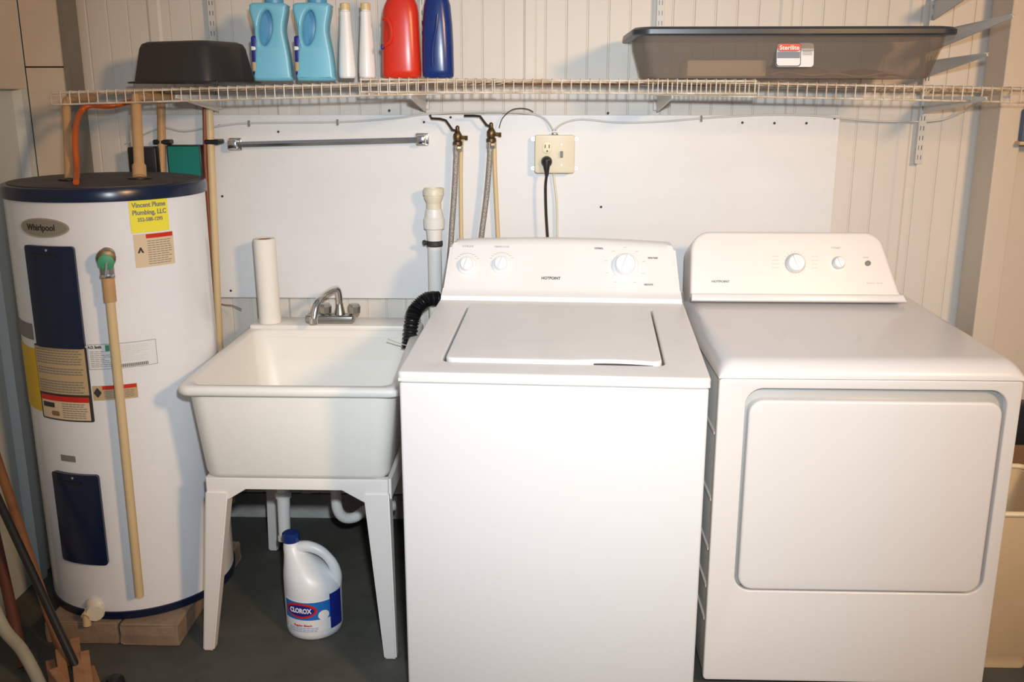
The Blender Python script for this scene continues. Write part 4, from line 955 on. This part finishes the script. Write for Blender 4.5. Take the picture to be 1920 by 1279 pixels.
# contents
a, b_ = at(1288, 112, Y=-.34), at(1436, 140, Y=-.34)
bm = B(); box(bm, a.x, b_.x, -.345, -.20, zb0+.0045, a.z, .006); tag(obj('small_carton', bm, M['tanlt']), 'pale yellow carton lying inside the clear bin', 'carton')
bm = B(); NXc, NYc = 40, 10; V = []
for i in range(NXc+1):
    r0 = []
    for j in range(NYc+1):
        u, v = i/NXc, j/NYc; x = 0.60+.36*u; y = -.345+.20*v
        h = .004+.036*math.sin(PI*min(1, v*1.1+.05))*(math.exp(-((u-.18)/.22)**2)+.35*math.exp(-((u-.75)/.2)**2))+.004*math.sin(u*17+v*5)
        r0.append(bm.verts.new((x, y, zb0+.005+max(h, .001))))
    V.append(r0)
for i in range(NXc):
    for j in range(NYc): bm.faces.new((V[i][j], V[i+1][j], V[i+1][j+1], V[i][j+1]))
g = bmesh.ops.extrude_face_region(bm, geom=bm.faces[:]); bmesh.ops.translate(bm, vec=(0, 0, -.003), verts=[v for v in g['geom'] if isinstance(v, bmesh.types.BMVert)])
tag(obj('folded_cloth', bm, mat('tan_cloth', (.50, .28, .14), .9, noise=.3, nscale=12)), 'tan crumpled cloth lying inside the right half of the clear bin', 'cloth')

# ================================================================== LOWER LEFT: LEANING TOOLS
def stick(name, label, lo, hi, r, m_, X=-1.50, cat='handle', ext=.0, parts=False):
    a = at(*lo, Z=0.0); b_ = at(*hi, X=X); d = (b_-a).normalized()
    a = a+d*(r*1.0); a.z = max(a.z, r*.9)
    bm = B(); tube(bm, [a, b_+d*ext], r, 14); return tag(obj(name, bm, m_), label, cat)
stick('broom_handle', 'reddish wooden handle leaning against the left wall beside the water heater', (128, 1262), (-14, 836), .0125, M['wood'], X=-1.498)
stick('mop_handle', 'long black metal handle leaning in front of the wooden one', (165, 1300), (-40, 858), .0105, M['black'], X=-1.46)
stick('rake_handle', 'dark red brown wooden handle leaning at the far left edge', (48, 1262), (-26, 930), .014, mat('dark_red_wood', (.12, .035, .02), .6), X=-1.505)
P = [at(84, 1300, Z=.012), at(60, 1252, Z=.05), at(38, 1215, Z=.10), at(8, 1180, Z=.16), at(-20, 1120, Z=.24), at(-40, 1060, Z=.32)]
bm = B(); tube(bm, smoothpath(P, 6), .015, 14); tag(obj('flexible_tube', bm, M['greywhite']), 'pale grey green tube curving out at the bottom left corner', 'tube')
sl = thing('wooden_slats', 'small bundle of short reddish wooden slats lying by the black handle', 'slats', tuple(at(130, 1255, Z=0)))
for k, (x0, y0, x1, y1, z) in enumerate(((150, 1300, 140, 1198, .035), (168, 1300, 158, 1222, .024), (126, 1306, 112, 1218, .026), (106, 1310, 94, 1240, .014), (190, 1312, 168, 1252, .010), (148, 1320, 100, 1256, .048))):
    a, b_ = at(x0, y0, Z=z-.0+.0), at(x1, y1, Z=z+.05 if k < 3 else z+.02)
    d = b_-a; F = frame(a, d, Vector((0, 0, 1)).cross(d)); bm = B(); box(bm, 0, d.length, -.011, .011, -.005, .005, .0015, 1, mx=F); obj('slat', bm, M['woodlt'], sl)
p = at(218, 1276, Z=.012); bm = B(); S = [sup(p.x, p.y-.01, z, rx, ry, 2.3, 24) for z, rx, ry in ((.0005, .020, .026), (.006, .023, .03), (.018, .021, .027), (.027, .013, .018), (.029, .004, .006))]
loft(bm, S); tag(obj('rubber_cap', bm, M['black']), 'small rounded black rubber object on the floor at the bottom edge', 'rubber cap')

# ================================================================== RIGHT EDGE
a = at(1848, 1250, Z=0)
bn = thing('waste_bin', 'cream plastic bin with rolled rim on the floor right of the dryer', 'bin', (1.24, -.62, 0))
bxa, bxb, bya, byb = 1.118, 1.262, -.752, -.50
def bb(g, z, r=.02): return [(p_[0], p_[1], z) for p_ in rrl(bxa-g*.3, bya-g, bxb+g*2.2, byb+g, r, 5)]
zr = at(1900, 955, Y=-.77).z
bm = B(); loft(bm, [bb(0, 0), bb(.001, .010), bb(.0005, .030), bb(.003, .035), bb(.030, zr-.012), bb(.027, zr-.012), bb(.0, .038), bb(-.03, .012)]); obj('bin_body', bm, M['cream'], bn, angle=50)
pr_ = [Vector(p_) for p_ in bb(.034, zr-.006, .025)]; bm = B(); tube(bm, pr_+[pr_[0]], .0068, 8, cap=False); obj('rim', bm, mat('pale_rim', (.80, .68, .46), .5), bn)
bm = B(); cb = thing('cardboard_box', 'open brown cardboard box behind the cream bin at the right edge', 'box', (1.34, -.36, 0))
box(bm, 1.20, 1.60, -.39, -.385, 0, .39); box(bm, 1.20, 1.205, -.385, -.15, 0, .39); box(bm, 1.595, 1.60, -.385, -.15, 0, .39); box(bm, 1.205, 1.595, -.155, -.15, 0, .39); box(bm, 1.205, 1.595, -.385, -.155, 0, .004); obj('carton', bm, M['card'], cb, smooth=False)
bm = B(); box(bm, -.2, .2, -.10, 0, -.002, .002, mx=Matrix.Translation((1.40, -.388, .392)) @ Matrix.Rotation(math.radians(58), 4, 'X')); obj('front_flap', bm, mat('cardboard_light', (.42, .26, .14), .85), cb, smooth=False)
bm = B(); box(bm, 1.20, 1.60, -.148, -.088, 0, .52, .01); tag(obj('black_case', bm, M['black']), 'black case standing behind the cardboard box at the right edge', 'case')
p = at(1913, 262, Y=-.14)
lg = bm = B(); box(bm, p.x-.012, p.x+.14, -.165, -.087, p.z-.014, p.z-.004, .002); tag(obj('small_ledge', bm, M['cream']), 'short tan ledge on the pale panel at the right edge', 'ledge')
bxx = thing('small_box', 'small dusty blue box with red top on the tan ledge at the right edge', 'box', (p.x+.04, -.13, p.z-.004))
box(bm := B(), p.x-.004, p.x+.10, -.155, -.095, p.z-.004, p.z+.085, .004); obj('box_body', bm, M['bluebox'], bxx)
box(bm := B(), p.x+.004, p.x+.09, -.150, -.10, p.z+.0855, p.z+.100, .003); obj('red_top', bm, M['redp'], bxx)

P = [at(404, 566, Y=-.03), at(418, 571, Y=-.05), at(436, 573, Y=-.07), at(453, 580, Y=-.09)]
bm = B(); tube(bm, smoothpath(P, 4), .0017, 6); tag(obj('loose_wire', bm, M['print']), 'short loose grey wire sticking out from the wall left of the paper towel roll', 'wire')
